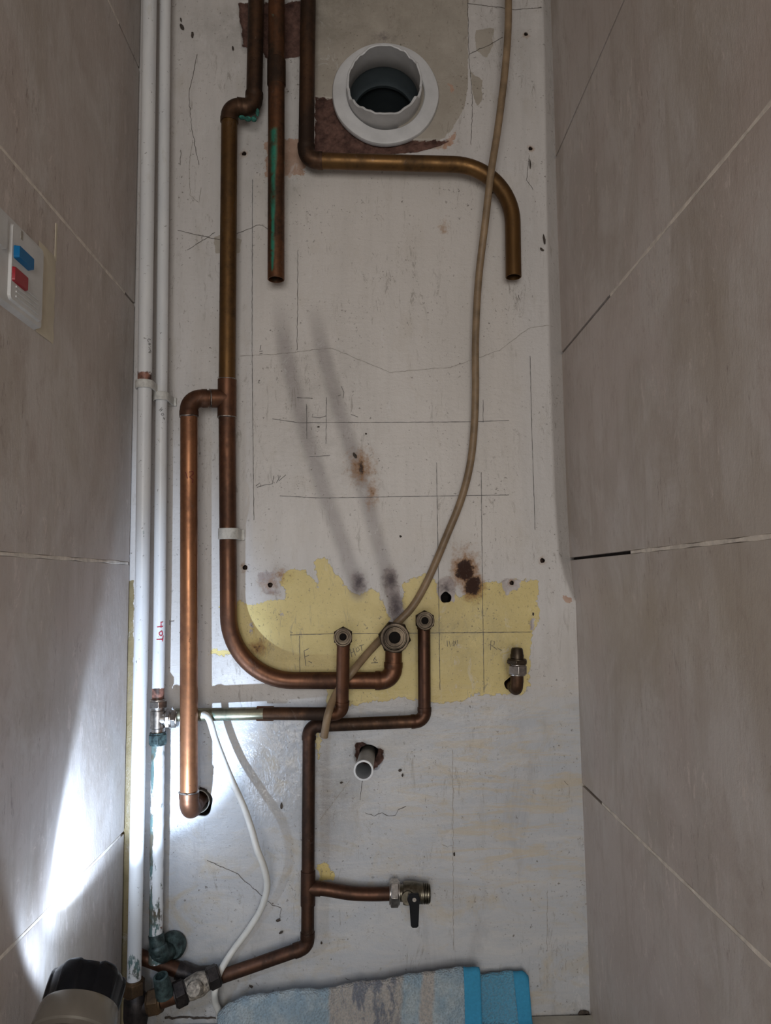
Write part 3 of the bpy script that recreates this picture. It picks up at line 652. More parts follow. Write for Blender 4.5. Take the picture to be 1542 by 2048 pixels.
# --- D ------------------------------------------------------------------------
rD = 0.0082
D0, D1, D2, D3 = at(352, 1430, .026), at(528, 1427, .030), at(684, 1428, .040), at(687, 1272, .062)
root = thing('copper_pipe', D1, 'small copper pipe from chrome valve, part grey green, rising to the leftmost hexagon nut', 'pipe')
pipe_part(root, subdiv(D0, D1), rD, M['copper_grey'], lab='grey green tarnished length of pipe')
MB().tube([at(513, 1427, .028), at(514, 1427, .028), at(547, 1427, .028), at(548, 1427, .028)], [rD, rD * 1.15, rD * 1.15, rD], 24).build('coupling', cb, root)
pipe_part(root, subdiv(D1, D2), rD, cd,t1=1.4)
elbow(root, D1, D2, D3, rD, cb)
pipe_part(root, subdiv(D2, D3), rD, cb,t0=1.4,t1=1)
elbow(root, D2, D3, D3 + n1 * .02, rD, cb, L=.011, bend=1.0)
nut_front(root, D3 + n1 * .0075, n1, mm(20, .06), mm(8.8, .06), .015, [M['brass'], cb], phase=0.0)
ce = M['copper_deep'] = copper_mat('deep_brown_copper_mat', (0.090, 0.043, 0.026), (0.036, 0.021, 0.015), 0.5, 0.42)
# --- E ------------------------------------------------------------------------
E0, E1, E2, E3, E4 = at(848, 1240, .030), at(849, 1442, .026), at(618, 1452, .022), at(615, 1893, .020), at(432, 1957, .024)
root = thing('copper_pipe', E2, 'long brown copper run from rightmost hexagon nut down past the black-lever valve branch', 'pipe')
nut_front(root, E0 + n1 * .0075, n1, mm(20.5, .045), mm(8.8, .045), .015, [M['brass'], cb], phase=0.0)
elbow(root, E1, E0, E0 + n1 * .02, rD, ce, L=.011, bend=1.0)
pipe_part(root, subdiv(E0, E1), rD, ce,t0=1,t1=1.4); elbow(root, E0, E1, E2, rD, ce)
pipe_part(root, subdiv(E1, E2), rD, M['copper_dark'],t0=1.4,t1=1.4); elbow(root, E1, E2, E3, rD, ce)
pipe_part(root, subdiv(E2, E3), rD, ce,t0=1.4,t1=1.0); elbow(root, E2, E3, E4, rD, ce)
pipe_part(root, subdiv(E3, E4), rD, ce,t0=1.0)
T = at(616, 1776, .0205); T2 = at(650, 1778, .0205)
dv = (E3 - E2).normalized()
mb = MB(); mb.tube([T - dv * .021, T + dv * .021], rD * 1.13, 24); mb.tube([T, T.lerp(T2, .75)], rD * 1.12, 24); mb.build('tee', ce, root, 50)
pipe_part(root, spline([T, T2, at(700, 1786, .0205), at(745, 1788, .021), at(786, 1787, .022)], 6), rD * 1.04, ce)
# --- M: ball valve ---------------------------------------------------------------
Mv = at(815, 1786, .022); xd = (at(860, 1787, .022) - at(780, 1786, .022)).normalized()
root = thing('drain_valve', Mv, 'small brass valve with a black lever on the end of the short branch pipe', 'valve')
hexnut(root, at(789, 1786, .022), xd, mm(25), mm(16), M['nickel'], phase=0.52)
mb = MB(); L = mm(42)
mb.lathe(at(800, 1786, .022), xd, [(0, .0001), (0, mm(15)), (mm(6), mm(15)), (mm(6), mm(20)), (mm(10), mm(21)), (mm(30), mm(21)), (mm(34), mm(19)), (mm(42), mm(18)), (mm(42), .0001)], 24)
mb.lathe(Mv, n1, [(0, mm(12)), (.016, mm(12)), (.016, .0001)], 20)
mb.build('valve_body', M['nickel_dark'], root, 30)
pr = [(0, mm(15))]
for k in range(5): pr += [(mm(3.2 * k + .4), mm(18.5)), (mm(3.2 * k + 1.6), mm(18.5)), (mm(3.2 * k + 2.2), mm(16))]
pr += [(mm(17), mm(17)), (mm(18.5), mm(14)), (mm(18.5), mm(11)), (mm(2), mm(11)), (mm(2), .0001)]
MB().lathe(at(841, 1787, .022), xd, pr, 24).build('threaded_end', M['nickel_dark'], root, 30)
Lc = Mv + n1 * .0165 + xd * mm(11)
vs = []; prof = [(-10, 10), (-13, 0), (-9, -10), (-7, -46), (-4, -49), (4, -49), (7, -46), (9, -10), (11, 0), (8, 11)]
for dy in (0.0, -0.0045): vs += [Lc + V3((mm(x), dy, mm(z))) for x, z in prof]
n = len(prof); mb = MB(); mb.add(vs, [tuple(range(n))[::-1], tuple(range(n, 2 * n))] + [(k, (k + 1) % n, n + (k + 1) % n, n + k) for k in range(n)])
lv = mb.build('lever', M['black'], root, 30, bevel=.0008)
sc_ = MB().lathe(Lc + V3((0, -.0046, mm(1))), n1, [(0, mm(4)), (.0009, mm(3.6)), (.0009, mm(1.4)), (.0002, mm(1.2)), (.0002, .0001)], 14).build('screw', M['nickel'], lv)
# --- F: right-hand fitting -------------------------------------------------------
F0, F1 = at(1034, 1345, .036), at(1034, 1379, .036); F2 = V3((F1.x, .03, F1.z))
root = thing('compression_fitting', F1, 'copper elbow from the wall with silver nut and brass end, at right of yellow paint', 'pipe fitting')
up = (F0 - F1).normalized()
elbow(root, F0, F1, F2, mm(11.5, .036), cd, L=.018, bend=1.1); pipe_part(root, [F1, F2], mm(11, .036), cd,t0=1)
pipe_part(root, [F1, F0], mm(11, .036), cb,t0=1)
hexnut(root, at(1034, 1339, .036), up, mm(20, .036), mm(19, .036), M['nickel'], phase=.52)
hexnut(root, at(1034, 1323, .036), up, mm(22, .036), mm(7.5, .036), M['brass'], 'flange_nut', phase=.3)
MB().lathe(at(1034, 1321, .036), up, [(0, mm(11)), (mm(3), mm(11)), (mm(4), mm(12.5)), (mm(10), mm(13)), (mm(13), mm(12)), (mm(21), mm(11)), (mm(24), mm(9.5)), (mm(24), mm(6)), (mm(10), mm(6)), (mm(10), .0001)], 24).build('brass_olive', M['brass'], root, 30)
# --- G: waste pipe stub -----------------------------------------------------------
G1 = at(727, 1541, .088); G0 = at(736, 1505, -.04)
root = thing('waste_pipe', at(738, 1508, 0), 'short grey plastic pipe stub poking out of a broken brick hole', 'pipe')
ax = (G1 - G0).normalized(); rG = mm(18, .088); LG = (G1 - G0).length
MB().lathe(G0, ax, [(0, rG * .96), (LG - .006, rG * .99)], 36).build('pipe', M['waste'], root)
MB().lathe(G0, ax, [(LG - .006, rG * .985), (LG - .0055, rG * 1.07), (LG, rG * 1.07), (LG + .0003, rG * .88), (LG - .01, rG * .84), (0, rG * .84), (0, .0001)], 36).build('pipe_rim', M['wasterim'], root, 30)
# --- H: flue ---------------------------------------------------------------------
root = thing('flue_duct', PY(768, 188), 'broken white flue duct with a wide round collar high on the wall', 'duct')
fc = PY(771, 190)
def wobr(j, th, t, r): return (t, r * (1 + .006 * math.sin(2 * th + 1) + .004 * math.sin(7 * th)))
MB().lathe(fc, n1, [(-.003, mm(113)), (.002, mm(114)), (.0045, mm(112)), (.0055, mm(107)), (.0060, mm(84)), (.0045, mm(82)), (-.003, mm(82))], 72, wob=wobr).build('collar', M['flue'], root, 40)
Fr = PY(768, 188); ro, ri = mm(79), mm(75)
rs2 = np.random.RandomState(5); jag = np.convolve(np.concatenate([rs2.uniform(-1, 1, 96)] * 3), [.25, .5, .25], 'same')[96:192]
def fw(j, th, t, r):
    k = int(round(th / (2 * PI) * 96)) % 96; a_ = th % (2 * PI)     # 0 = up
    if j in (2, 3, 4):
        side = abs(math.sin(a_)) ** 2; t = t + .006 * jag[k] * (0.35 + side) - .008 * side * (1 if math.sin(a_) > 0 else .5)
        if math.cos(a_) < -.5: t += .003
        if j == 4: r = r - abs(jag[k]) * .0018 * side
    return t, r
MB().lathe(Fr, n1, [(-.02, ro), (.004, ro), (.030, ro), (.031, ro - .0012), (.030, ri), (.008, ri), (-.012, ri), (-.014, ri + .001)], 96, wob=fw).build('duct_tube', M['flue'], root, 35)
MB().lathe(Fr, n1, [(-.010, ri + .0008), (-.04, ri - .002), (-.045, ri - .006), (-.05, ri - .006), (-.055, ri - .002), (-.48, ri - .002), (-.48, .0001)], 72).build('duct_lining', M['flueinside'], root, 35)
MB().lathe(Fr + V3((0, 0.12, -.034)), (0, -1, .5), [(-.02, mm(24)), (0, mm(24)), (.004, mm(22)), (.005, mm(6)), (.009, mm(4)), (.009, .0001)], 32).build('inner_damper', M['flueinside'], root, 35)

# --- painted pipes on the left ------------------------------------------------------
W0, W1 = at(304.6, -420, .056), at(268, 1962, .050)
root = thing('cold_water_pipe', W1, 'white painted pipe furthest left, pencilled COLD, running full height', 'pipe')
pts = subdiv(W0, at(284, 1200, .054), .015)[:-1] + subdiv(at(284, 1200, .054), W1, .006)
zz = [p.z for p in pts]; rad = [float(np.interp(p.z, [W1.z, at(284, 1200, .05).z, W0.z], [.0085, .0088, .0098])) for p in pts]
def grn(v):
    t = (at(270, 1830, .05).z - v.z) / 0.07; q = max(0, min(1, t)) * .42
    return q
zbr = at(290, 755, .055).z
wp = MB().tube(pts, rad, 32).build('pipe', M['paintpipe'], root, 50, attrs={'green': grn, 'bare': lambda v: max(0, 1 - abs(v.z - zbr) / .007) * 1.0})
H0, H1 = at(334.3, -420, .030), at(316, 1398, .028); H2, H3 = at(316, 1485, .028), at(311, 1925, .028)
rootH = thing('hot_water_pipe', H1, 'white painted pipe marked HOT in red, flaking and green below its chrome valve', 'pipe')
zc = at(316, 1385, .028).z; zr0 = at(320, 785, .03).z
hp = MB().tube(subdiv(H0, at(319, 1240, .029), .015)[:-1] + subdiv(at(319, 1240, .029), H1, .004), .0077, 32).build('pipe', M['paintpipe'], rootH, 50, attrs={'green': lambda v: 0, 'bare': lambda v: max(0, min(1, (zc + .009 - v.z) / .006))})
def hg(v):
    t = (H2.z - v.z) / (H2.z - H3.z)
    e = .62 if v.x < H2.x - .002 else .12
    return max(0, min(1, e + .5 * max(0, t - .55) / .45 + (.4 if t < .06 else 0)))
pth = subdiv(H2, H3, .005)
hp2 = MB().tube(pth, [.0084 + rng.uniform(-.0003, .0004) for _ in pth], 32).build('pipe', M['paintpipe'], rootH, 50, attrs={'green': hg, 'bare': lambda v: .35 if v.z < H3.z + .05 else .1}); hp2['label'] = 'flaking lower length with green stains'
# writing on the pipes, wrapped on the front of the tube
def on_pipe(parent, cx, cy, off, rp, strokes, w, mat, name, dd=None):
    """strokes in photo pixels; projected on the pipe cylinder around (cx at cy)"""
    mb = MB(); dd = dd if dd is not None else ((W1 - W0).normalized() if parent is root else (H1 - H0).normalized())
    c0 = at(cx, cy, off)
    for st_ in strokes:
        P = []
        for a_, b_ in zip(st_[:-1], st_[1:]):
            n = 4; P += [(a_[0] + (b_[0] - a_[0]) * k / n, a_[1] + (b_[1] - a_[1]) * k / n) for k in range(n)]
        P.append(st_[-1]); L_ = []
        for k, (px, py) in enumerate(P):
            q0, q1 = P[max(k - 1, 0)], P[min(k + 1, len(P) - 1)]; tx, ty = q1[0] - q0[0], q1[1] - q0[1]; l = math.hypot(tx, ty) + 1e-6
            for s_ in (-1, 1):
                qx, qy = px - s_ * ty / l * w / 2, py + s_ * tx / l * w / 2
                z = at(qx, qy, off + rp).z; axp = c0 + dd * ((z - c0.z) / dd.z)
                for _ in range(2):
                    pass
                o_ = off + rp
                for _ in range(4):
                    p = at(qx, qy, o_); dx = max(-.97, min(.97, (p.x - axp.x) / (rp + .0002))); o_ = -axp.y + (rp + .0002) * math.sqrt(1 - dx * dx)
                L_.append(at(qx, qy, o_))
        n = len(P); mb.add(L_, [(2 * k, 2 * k + 1, 2 * k + 3, 2 * k + 2) for k in range(n - 1)])
    o = mb.build(name, mat, parent, None); return o
on_pipe(root, 292, 695, .056, .0093, [[(301, 680), (300, 678), (296, 678), (295, 681), (297, 684)], [(299, 686), (297, 688), (299, 690), (301, 688), (299, 686)], [(297, 694), (300, 697), (300, 700)], [(301, 701), (297, 705), (302, 704), (301, 700)]], 0.9, M['ink'], 'pencil_word')
on_pipe(rootH, 321.5, 822, .030, .0077, [[(318, 821), (324, 815)], [(321, 818), (324, 821)], [(320, 823), (326, 818)], [(322, 828), (326, 826), (328, 830), (324, 831), (322, 828)], [(327, 834), (329, 840)], [(326, 838), (330, 836)]], 0.9, M['ink'], 'pencil_word')
on_pipe(rootH, 319, 1262, .029, .0077, [[(321, 1245), (326, 1244)], [(322, 1245), (322, 1256)], [(314, 1254), (326, 1253)], [(323, 1262), (318, 1266), (319, 1270), (322, 1272), (325, 1269), (324, 1263), (322, 1262)], [(313, 1279), (325, 1279)], [(326, 1272), (325, 1283)]], 1.8, M['redink'], 'red_word')

on_pipe(rootA, 378, 955, .042, .0111, [[(371, 944), (375, 957)], [(378, 944), (386, 943), (387, 948), (379, 954), (386, 959), (385, 966)]], 1.6, M['redmark'], 'red_mark', (B2 - B1).normalized())
# --- L: chrome isolation valve ---------------------------------------------------
VL = at(316, 1438, .029); dn = (H2 - H1).normalized(); xr = V3((1, 0, 0))
root = thing('isolating_valve', VL, 'chrome valve on the HOT pipe with nuts above, below and to its right', 'valve')
hexnut(root, at(316, 1408, .029), dn, mm(18), mm(14), M['nickel'], phase=.2)
MB().lathe(at(316, 1414, .029), dn, [(0, .0001), (0, mm(13)), (mm(6), mm(13)), (mm(7), mm(14.5)), (mm(38), mm(14.5)), (mm(40), mm(12)), (mm(56), mm(12)), (mm(56), .0001)], 26).lathe(VL, xr, [(0, mm(13)), (mm(20), mm(13)), (mm(20), .0001)], 24).build('valve_body', M['nickel'], root, 30)
hexnut(root, VL + xr * mm(21), xr, mm(20), mm(8), M['nickel'], 'side_nut', phase=.2)
hexnut(root, VL + xr * mm(31), xr, mm(18), mm(10), M['nickel'], 'side_nut', phase=.5)
hexnut(root, at(316, 1477, .029), dn, mm(18.5), mm(20), M['greencrust'], phase=.3)
# --- K: lower-left fittings --------------------------------------------------------
K0 = at(268, 1962, .05)
root = thing('compression_tee', V3((K0.x, K0.y, 0)), 'blackened brass tee at the foot of the left white pipe', 'pipe fitting')
M['warmbrass'] = copper_mat('warm_brass_mat', (0.17, 0.105, 0.055), (0.06, 0.04, 0.025), 0.5, 0.45)
hexnut(root, at(268, 1975, .05), dn, mm(20), mm(24), M['warmbrass'], phase=.4)
MB().lathe(at(272, 1985, .05), dn, [(0, .0001), (0, mm(15)), (mm(10), mm(21)), (mm(40), mm(22)), (mm(60), mm(18)), (mm(74), mm(15)), (mm(74), .0001)], 24).lathe(at(275, 2012, .05), xr, [(0, mm(16)), (mm(24), mm(16)), (mm(24), .0001)], 22).build('tee_body', M['blackmetal'], root, 40)
hexnut(root, at(310, 2003, .05), (1, 0, .18), mm(23), mm(22), M['warmbrass'], phase=.2)
root = thing('service_valve', at(395, 1975, .045), 'corroded stop valve with flaked white paint between black nuts, under the white pipes', 'valve')
kd = (at(425, 1948, .026) - at(320, 2001, .05)).normalized()
pipe_part(root, [at(318, 2002, .05), at(352, 1990, .046)], mm(14), M['copper_brown'])
hexnut(root, at(360, 1987, .045), kd, mm(24), mm(20), M['blackmetal'], phase=.2)
MB().lathe(at(368, 1984, .044), kd, [(0, .0001), (0, mm(17)), (mm(12), mm(20)), (mm(30), mm(21)), (mm(42), mm(17)), (mm(50), mm(17)), (mm(50), .0001)], 22).lathe(at(394, 1975, .045), (-.1, -1, .35), [(0, mm(14)), (.012, mm(14)), (.014, mm(12)), (.014, .0001)], 20).build('valve_body', M['crustpaint'], root, 40)
hexnut(root, at(427, 1954, .032), kd, mm(21), mm(20), M['blackmetal'], phase=.3)
root = thing('copper_pipe', at(345, 1940, .02), 'short dark copper offset pipe behind the corroded stop valve', 'pipe')
k0, k1, k2 = at(278, 1912, .018), at(388, 1952, .018), at(420, 1950, .018)
pipe_part(root, [k0, k1], mm(13), cb); MB().tube([k1 - (k1 - k0).normalized() * .022, k1, k1.lerp(k2, .6), k2], mm(16), 20).build('elbow', M['blackmetal'], root, 50)
root = thing('drain_spout', at(322, 1965, .06), 'small open green-stained brass spout pointing up beside the white pipe', 'pipe fitting')
s0, s1 = at(330, 1990, .055), at(321, 1953, .062); ax = (s1 - s0).normalized(); Ls = (s1 - s0).length
MB().lathe(s0, ax, [(0, .0001), (0, mm(16)), (Ls * .4, mm(15)), (Ls, mm(13)), (Ls + .0005, mm(9)), (Ls * .5, mm(8)), (Ls * .5, .0001)], 22).build('spout', M['greencrust'], root, 40)
root = thing('pipe_elbow', at(330, 1900, .02), 'thick green-black elbow turning into the wall at the foot of the HOT pipe', 'pipe fitting')
q0, q1, q2 = at(312, 1868, .028), at(318, 1912, .03), at(352, 1890, -.01)
mb = MB(); mb.tube([q0, q0.lerp(q1, .7), q1], mm(14), 24); a_, _ = arc3(q0, q1, q2, .012); mb.tube([q0.lerp(q1, .5)] + a_ + [q2], [mm(15)] + [mm(17)] * len(a_) + [mm(21)], 24)
mb.lathe(at(346, 1890, .006), n1, [(-.002, mm(25)), (.004, mm(25)), (.008, mm(20)), (.008, .001)], 26)
mb.build('elbow', M['greencrust'], root, 50)

# --- clips --------------------------------------------------------------------------
def clip(px, py, offp, rp, wpx, hpx, label, mat='creamclip', tab=0):
    c = at(px, py, offp); hw = mm(hpx / 2, offp); r1 = rp + .0022
    root = thing('pipe_clip', V3((c.x, 0, c.z)), label, 'pipe clip', 'pipe clips')
    mb = MB(); prof = []
    for k in range(13):
        th = PI * k / 12; prof.append((-math.cos(th) * r1, -math.sin(th) * r1))
    outer = [(-r1, -c.y)] + prof + [(r1, -c.y)]
    r0 = rp + .0003; inner = [(-r0, -c.y)] + [(x / r1 * r0, y / r1 * r0) for x, y in prof] + [(r0, -c.y)]
    n = len(outer); vs = []
    for z in (-hw, hw):
        vs += [V3((c.x + x, c.y + y, c.z + z)) for x, y in outer] + [V3((c.x + x, c.y + y, c.z + z)) for x, y in inner]
    fs = []
    for k in range(n - 1):
        fs += [(k, k + 1, 2 * n + k + 1, 2 * n + k), (n + k, 3 * n + k, 3 * n + k + 1, n + k + 1), (k, n + k, n + k + 1, k + 1), (2 * n + k, 2 * n + k + 1, 3 * n + k + 1, 3 * n + k)]
    mb.add(vs, fs); mb.build('clip_band', M[mat], root, 40, bevel=.0004)
    bw = mm(wpx / 2)
    MB().box((c.x - bw, -.004, c.z - hw), (c.x + bw, .002, c.z + hw)).build('clip_base', M[mat], root, 30, bevel=.0006)
clip(289, 770, .055, .0092, 42, 17, 'white painted clip holding the COLD pipe')
clip(322, 794, .030, .0080, 40, 17, 'white painted clip holding the pipe marked HOT')
clip(457, 1068, .0245, .0113, 52, 22, 'off-white clip holding the large copper pipe above its wide bend')

# --- cables -------------------------------------------------------------------------
bc = [(1019, -420, .046), (1017, -60, .046), (1016, 60, .046), (1008, 160, .046), (995, 262, .047), (982, 345, .048), (971, 440, .040), (957, 560, .026), (951, 680, .022), (951, 780, .020), (948, 860, .018), (940, 930, .016), (922, 1000, .014), (892, 1075, .012), (858, 1155, .010), (826, 1212, .0075), (790, 1250, .0060), (762, 1278, .010), (734, 1308, .020), (706, 1342, .0330), (684, 1370, .0335), (668, 1396, .042), (656, 1430, .0535), (648, 1474, .048)]
pts = spline([at(*p) for p in bc], 6)
cb_ = MB(); cb_.tube(pts, .0050, 16); o = cb_.build('electric_cable', M['cable_brown'], None, 60)
tag(o, 'dirty tan cable hanging from the top, crossing the pipes to a cut end', 'cable')
wc = [(390, 1424, .024), (404, 1427, .030), (418, 1438, .038), (432, 1482, .030), (458, 1548, .030), (486, 1610, .037), (503, 1658, .046), (514, 1698, .052), (529, 1738, .045), (534, 1775, .032), (522, 1818, .019), (495, 1862, .012), (464, 1904, .012), (440, 1944, .028), (430, 1978, .036), (430, 2002, .022), (438, 2024, .012), (438, 2034, .010)]
pts = spline([at(*p) for p in wc], 6); o = MB().tube(pts, .0041, 16).build('electric_cable', M['cable_white'], None, 60)
tag(o, 'thin white cable looping down the lower left of the wall', 'cable')

# --- torch ---------------------------------------------------------------------------
d0 = ray(160, 2016); Hc = C0 + d0 * (0.70 / d0.y)
ta = V3((0.0, math.cos(math.radians(37)), math.sin(math.radians(37))))
Hc = Hc + ta * .013
rT = .0342
root = thing('torch', Hc - ta * .15, 'black headed torch with a grey body leaning in the lower left corner, switched on', 'torch')
def scal(j, th, t, r):
    s = math.cos(6 * th + 1.3)
    if j >= 3: t += .0016 * max(0, min(1, s * 3))
    return t, r * (1 - (.05 * max(0, min(1, (-s - .1) * 6)) if 1 <= j <= 4 else 0))
MB().lathe(Hc, ta, [(-.013, rT * .95), (-.010, rT * .98), (.006, rT), (.0095, rT * .985), (.0125, rT * .93), (.0128, rT * .88), (.008, rT * .86), (.004, rT * .84)], 96, wob=scal).build('bezel', M['black'], root, 30)
MB().lathe(Hc, ta, [(-.26, .0001), (-.26, .024), (-.25, .028), (-.16, .0305), (-.09, .033), (-.042, .0355), (-.040, .0335), (-.036, .0335), (-.0345, rT * 1.03), (-.031, rT * 1.04), (-.016, rT * .995), (-.013, rT * .965)], 64).build('body', M['torchgrey'], root, 30)
MB().lathe(Hc, ta, [(.004, rT * .85), (-.012, .008), (-.012, .0001)], 48).build('reflector', M['nickel'], root)
MB().lathe(Hc, ta, [(-.0115, .004), (-.009, .004), (-.009, .0001)], 24).build('lamp', M['lens'], root)
def spot(name, ang, blend, power, col, t, rad):
    l = bpy.data.lights.new(name, 'SPOT'); l.spot_size = math.radians(ang); l.spot_blend = blend; l.energy = power; l.color = col; l.shadow_soft_size = rad
    o = bpy.data.objects.new(name, l); COL.objects.link(o); o.location = Hc + ta * t + V3((-.004, 0, 0)); o.rotation_euler = (ta + V3((-.15, 0, -.05))).to_track_quat('-Z', 'Y').to_euler()
    o.parent = root; o.matrix_parent_inverse = Matrix.Translation(-Vector(root.location)); return o
spot('torch_beam', 64, .42, SPOT_W, (0.60, 0.76, 1.0), .020, .004)
spot('torch_halo', 100, 1.0, HALO_W, (0.60, 0.76, 1.0), .020, .004)
spot('torch_spill', 168, .25, SPILL_W, (0.62, 0.78, 1.0), .020, .006)

# --- wall switch plate -----------------------------------------------------------------
def rrect(y0, y1, z0, z1, r, n=6):
    out = []
    for (cy_, cz_, a0) in ((y1 - r, z1 - r, 0), (y0 + r, z1 - r, 90), (y0 + r, z0 + r, 180), (y1 - r, z0 + r, 270)):
        for k in range(n + 1):
            t = math.radians(a0 + 90 * k / n); out.append((cy_ + r * math.cos(t), cz_ + r * math.sin(t)))
    return out
def plate(mb, x0, x1, y0, y1, z0, z1, r, mi=0, inset=0.0):
    a_ = rrect(y0, y1, z0, z1, r); b_ = rrect(y0 + inset, y1 - inset, z0 + inset, z1 - inset, max(r - inset, .0003)); n = len(a_)
    mb.add([(x0, y, z) for y, z in a_] + [(x1, y, z) for y, z in b_], [tuple(range(n))[::-1], tuple(range(n, 2 * n))] + [(k, (k + 1) % n, n + (k + 1) % n, n + k) for k in range(n)], mi)
    return mb
p = PX(77, 500, XL); q = PX(77, 668, XL); yp = p.y; zt, zb = p.z, q.z
root = thing('heating_switch', (XL, yp - .073, (zt + zb) / 2), 'white control plate with a blue and a red slide button on the left tiles', 'switch')
mb = MB(); plate(mb, XL - .001, XL + .006, yp - .146, yp, zb, zt, .006, 0, .0022); mb.build('faceplate', M['whiteplastic'], root, 30)
mb = MB(); plate(mb, XL + .0055, XL + .0085, yp - .070, yp - .006, zb + .006, zt - .006, .005, 0, .0012); ip = mb.build('control_panel', M['whiteplastic'], root, 30)
for k in range(4):
    MB().box((XL + .008, yp - .060, zb + .011 + k * .0045), (XL + .0094, yp - .016, zb + .0128 + k * .0045)).build('grip_ridge', M['whiteplastic'], ip, None, bevel=.0004)
mb = MB(); plate(mb, XL + .0055, XL + .009, yp - .14, yp - .078, zb + .045, zt - .006, .004, 0, .001); mb.build('cover_flap', M['whiteplastic'], root, 30)
def btn(c1, c2, zb_, mat, h, lab):
    x = XL + .008 + h; a_, b_ = PX(*c1, x), PX(*c2, x); lo = PX(c1[0], zb_, x).z; mb = MB(); plate(mb, XL + .007, x, a_.y, b_.y, lo, a_.z, .002, 0, .001)
    o = mb.build('slide_button', mat, root, 30); o['label'] = lab
btn((39, 488), (70, 508), 516, M['blueplastic'], .0055, 'blue slide button'); btn((30, 530), (58, 552), 562, M['redplastic'], .003, 'red slide button')
mb = MB(); a_ = PX(44, 470, XL + .0086); MB().box((XL + .008, a_.y - .002, a_.z - .0045), (XL + .0088, a_.y + .002, a_.z + .0035)).build('printed_mark', M['crackpale'], root, None)
# cream filler in the oversize cut-out beside the plate
f0 = PX(79, 480, XL + .001); f1 = PX(109, 690, XL + .001); fy0, fy1 = yp - .001, PX(108, 600, XL).y
mb = MB(); zs_ = [PX(108, 690, XL).z, PX(108, 670, XL).z, PX(108, 560, XL).z, PX(108, 512, XL).z]
vs = []; n = 14
for k in range(n + 1):
    z = zs_[0] + (zs_[3] - zs_[0]) * k / n
    for j in range(5):
        y = fy0 + (fy1 + .0012 * math.sin(k * 1.7) - fy0) * j / 4; vs.append((XL + (.0018 * math.sin(PI * j / 4) + .0007) * (1 if 0 < k < n else .2), y, z - (.012 * (1 - j / 4) * (-1 if k < n / 2 else 1) * 0)))
mb.add(vs, [(k * 5 + j, k * 5 + j + 1, k * 5 + j + 6, k * 5 + j + 5) for k in range(n) for j in range(4)])
ya = PX(108, 450, XL).y; y2 = PX(111, 510, XL).y; zt2 = PX(106, 440, XL).z
mb.box((XL - .0005, y2 - .0022, zs_[3] - .004), (XL + .0006, y2 + .0012, zt2))
ff = mb.build('plaster_filler', M['filler'], wlft, 60)

# --- towel ------------------------------------------------------------------------------
def towel_mat():
    m, nt, b = new_mat('striped_terry_mat'); g = G(nt)
    x = g.sep()[0]; nz_ = g.noise(20, 3); xx = g.math('ADD', x, g.math('MULTIPLY', g.math('SUBTRACT', nz_, .5), .02))
    def X(px): return PY(px, 2000, .05).x
    def band(a_, b_, s=.002): return g.math('MULTIPLY', g.ramp(xx, a_ - s, a_ + s), g.ramp(xx, b_ + s, b_ - s))
    c = g.mix(g.ramp(g.noise(40, 3), .4, .6), (0.27, 0.37, 0.45), (0.39, 0.46, 0.50))
    cream = (0.41, 0.385, 0.36)
    c = g.mix(band(X(655), X(805)), c, cream); c = g.mix(band(X(842), X(872)), c, cream)
    sm_ = g.math('MULTIPLY', band(X(665), X(800), .008), g.ramp(g.noise(55, 5, .7, (1.4, 1, .5)), .48, .58))
    c = g.mix(g.math('MULTIPLY', sm_, .8), c, (0.10, 0.12, 0.17))
    c = g.mix(g.ramp(x, X(958), X(960)), c, (0.10, 0.33, 0.50))
    loops = g.voro(420, (1, 1, 1)); c = g.mix(g.ramp(loops, .0, .6, .45, 0), c, tuple(v for v in (0.20, 0.26, 0.30)))
    nt.links.new(c, b.inputs['Base Color']); b.inputs['Roughness'].default_value = .95
    b.inputs['Sheen Weight'].default_value = .3
    g.bump(loops, .8, .003, b); return m
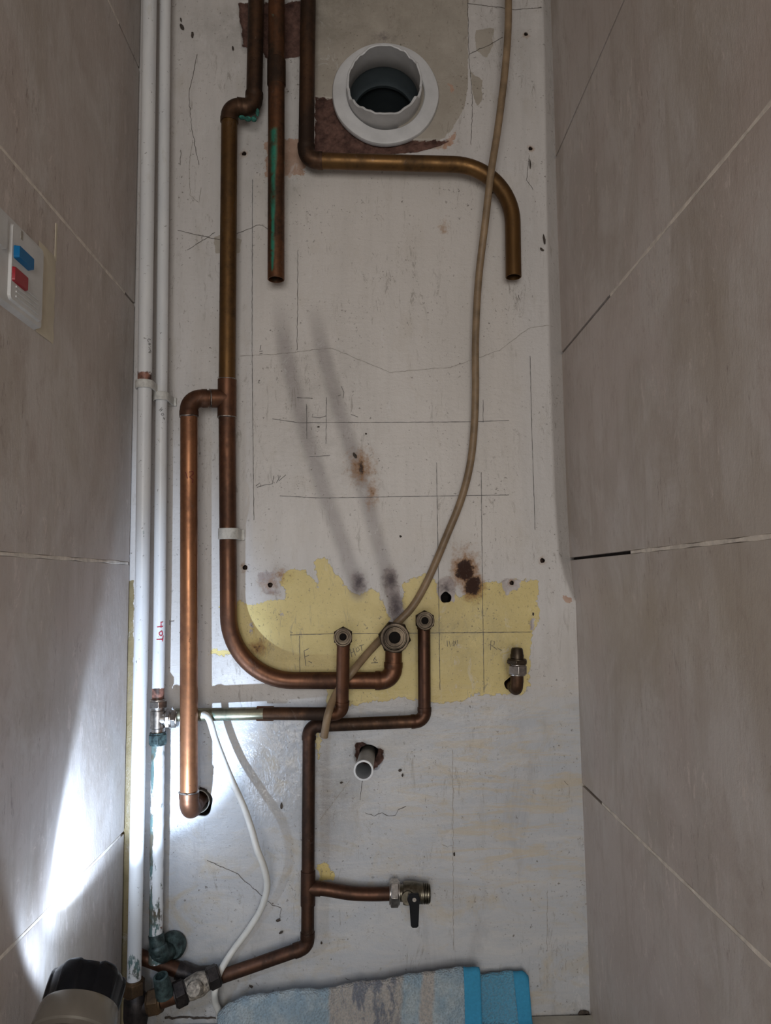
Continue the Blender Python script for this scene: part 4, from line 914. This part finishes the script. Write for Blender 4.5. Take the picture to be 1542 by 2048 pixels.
M['towel'] = towel_mat(); M['hem'] = plain('blue_hem_mat', (0.035, 0.27, 0.47), .85, 0, .06, 300, .3)
root = thing('towel', PY(760, 2040, .06), 'striped blue and white terry towel bunched at the foot of the wall', 'towel')
tops = [(440, 2034), (462, 2014), (500, 2000), (560, 1992), (640, 1986), (700, 1978), (800, 1962), (870, 1951), (925, 1944), (958, 1944)]
def towel_sheet(px0, px1, tops, off0, mat, name, bulge=.0, parent=root, lift=0.0):
    nu = max(6, int((px1 - px0) / 3)); nv = 40; vs = []
    for i in range(nu + 1):
        px = px0 + (px1 - px0) * i / nu; py = float(np.interp(px, [t[0] for t in tops], [t[1] for t in tops])) + 1.5 * math.sin(px * .06) + math.sin(px * .19)
        top = PY(px, py, off0); h = max(top.z, .004)
        for j in range(nv + 1):
            v = j / nv
            if v < .1: y, z = -off0 + .006 * (1 - v / .1), h - .006 * (1 - v / .1)
            else:
                t = (v - .1) / .9; y = -off0 - (.020 + bulge) * math.sin(t * PI / 2) - .12 * max(0, t - .45) ** 1.3 - lift; z = h * (1 - sm(min(1, t / .62))) if t < .62 else .0
                z = z + lift + .0025 * math.sin(px * .035 + t * 5) * t + .003 * t
            x = PY(px, 2000, off0).x
            wv = .0025 * math.sin(px * .045 + v * 6) * min(1, 5 * v)
            vs.append((x + .004 * v * math.sin(px * .02), y + wv, max(z, .0025)))
    mb = MB(); W_ = nv + 1; fs = [(i * W_ + j, (i + 1) * W_ + j, (i + 1) * W_ + j + 1, i * W_ + j + 1) for i in range(nu) for j in range(nv)]
    mb.add(vs, fs); o = mb.build(name, mat, parent, 80); s = o.modifiers.new('thick', 'SOLIDIFY'); s.thickness = .004; s.offset = -1; return o
towel_sheet(440, 926, tops, .022, M['towel'], 'upper_fold', lift=.004)
towel_sheet(926, 958, tops, .022, M['hem'], 'hem', .001, lift=.0045)
t2 = [(930, 1956), (960, 1953), (1000, 1952), (1030, 1950), (1046, 1948), (1052, 1956)]
towel_sheet(930, 1026, t2, .014, M['towel'], 'lower_fold'); towel_sheet(1026, 1054, t2, .014, M['hem'], 'hem', .0)
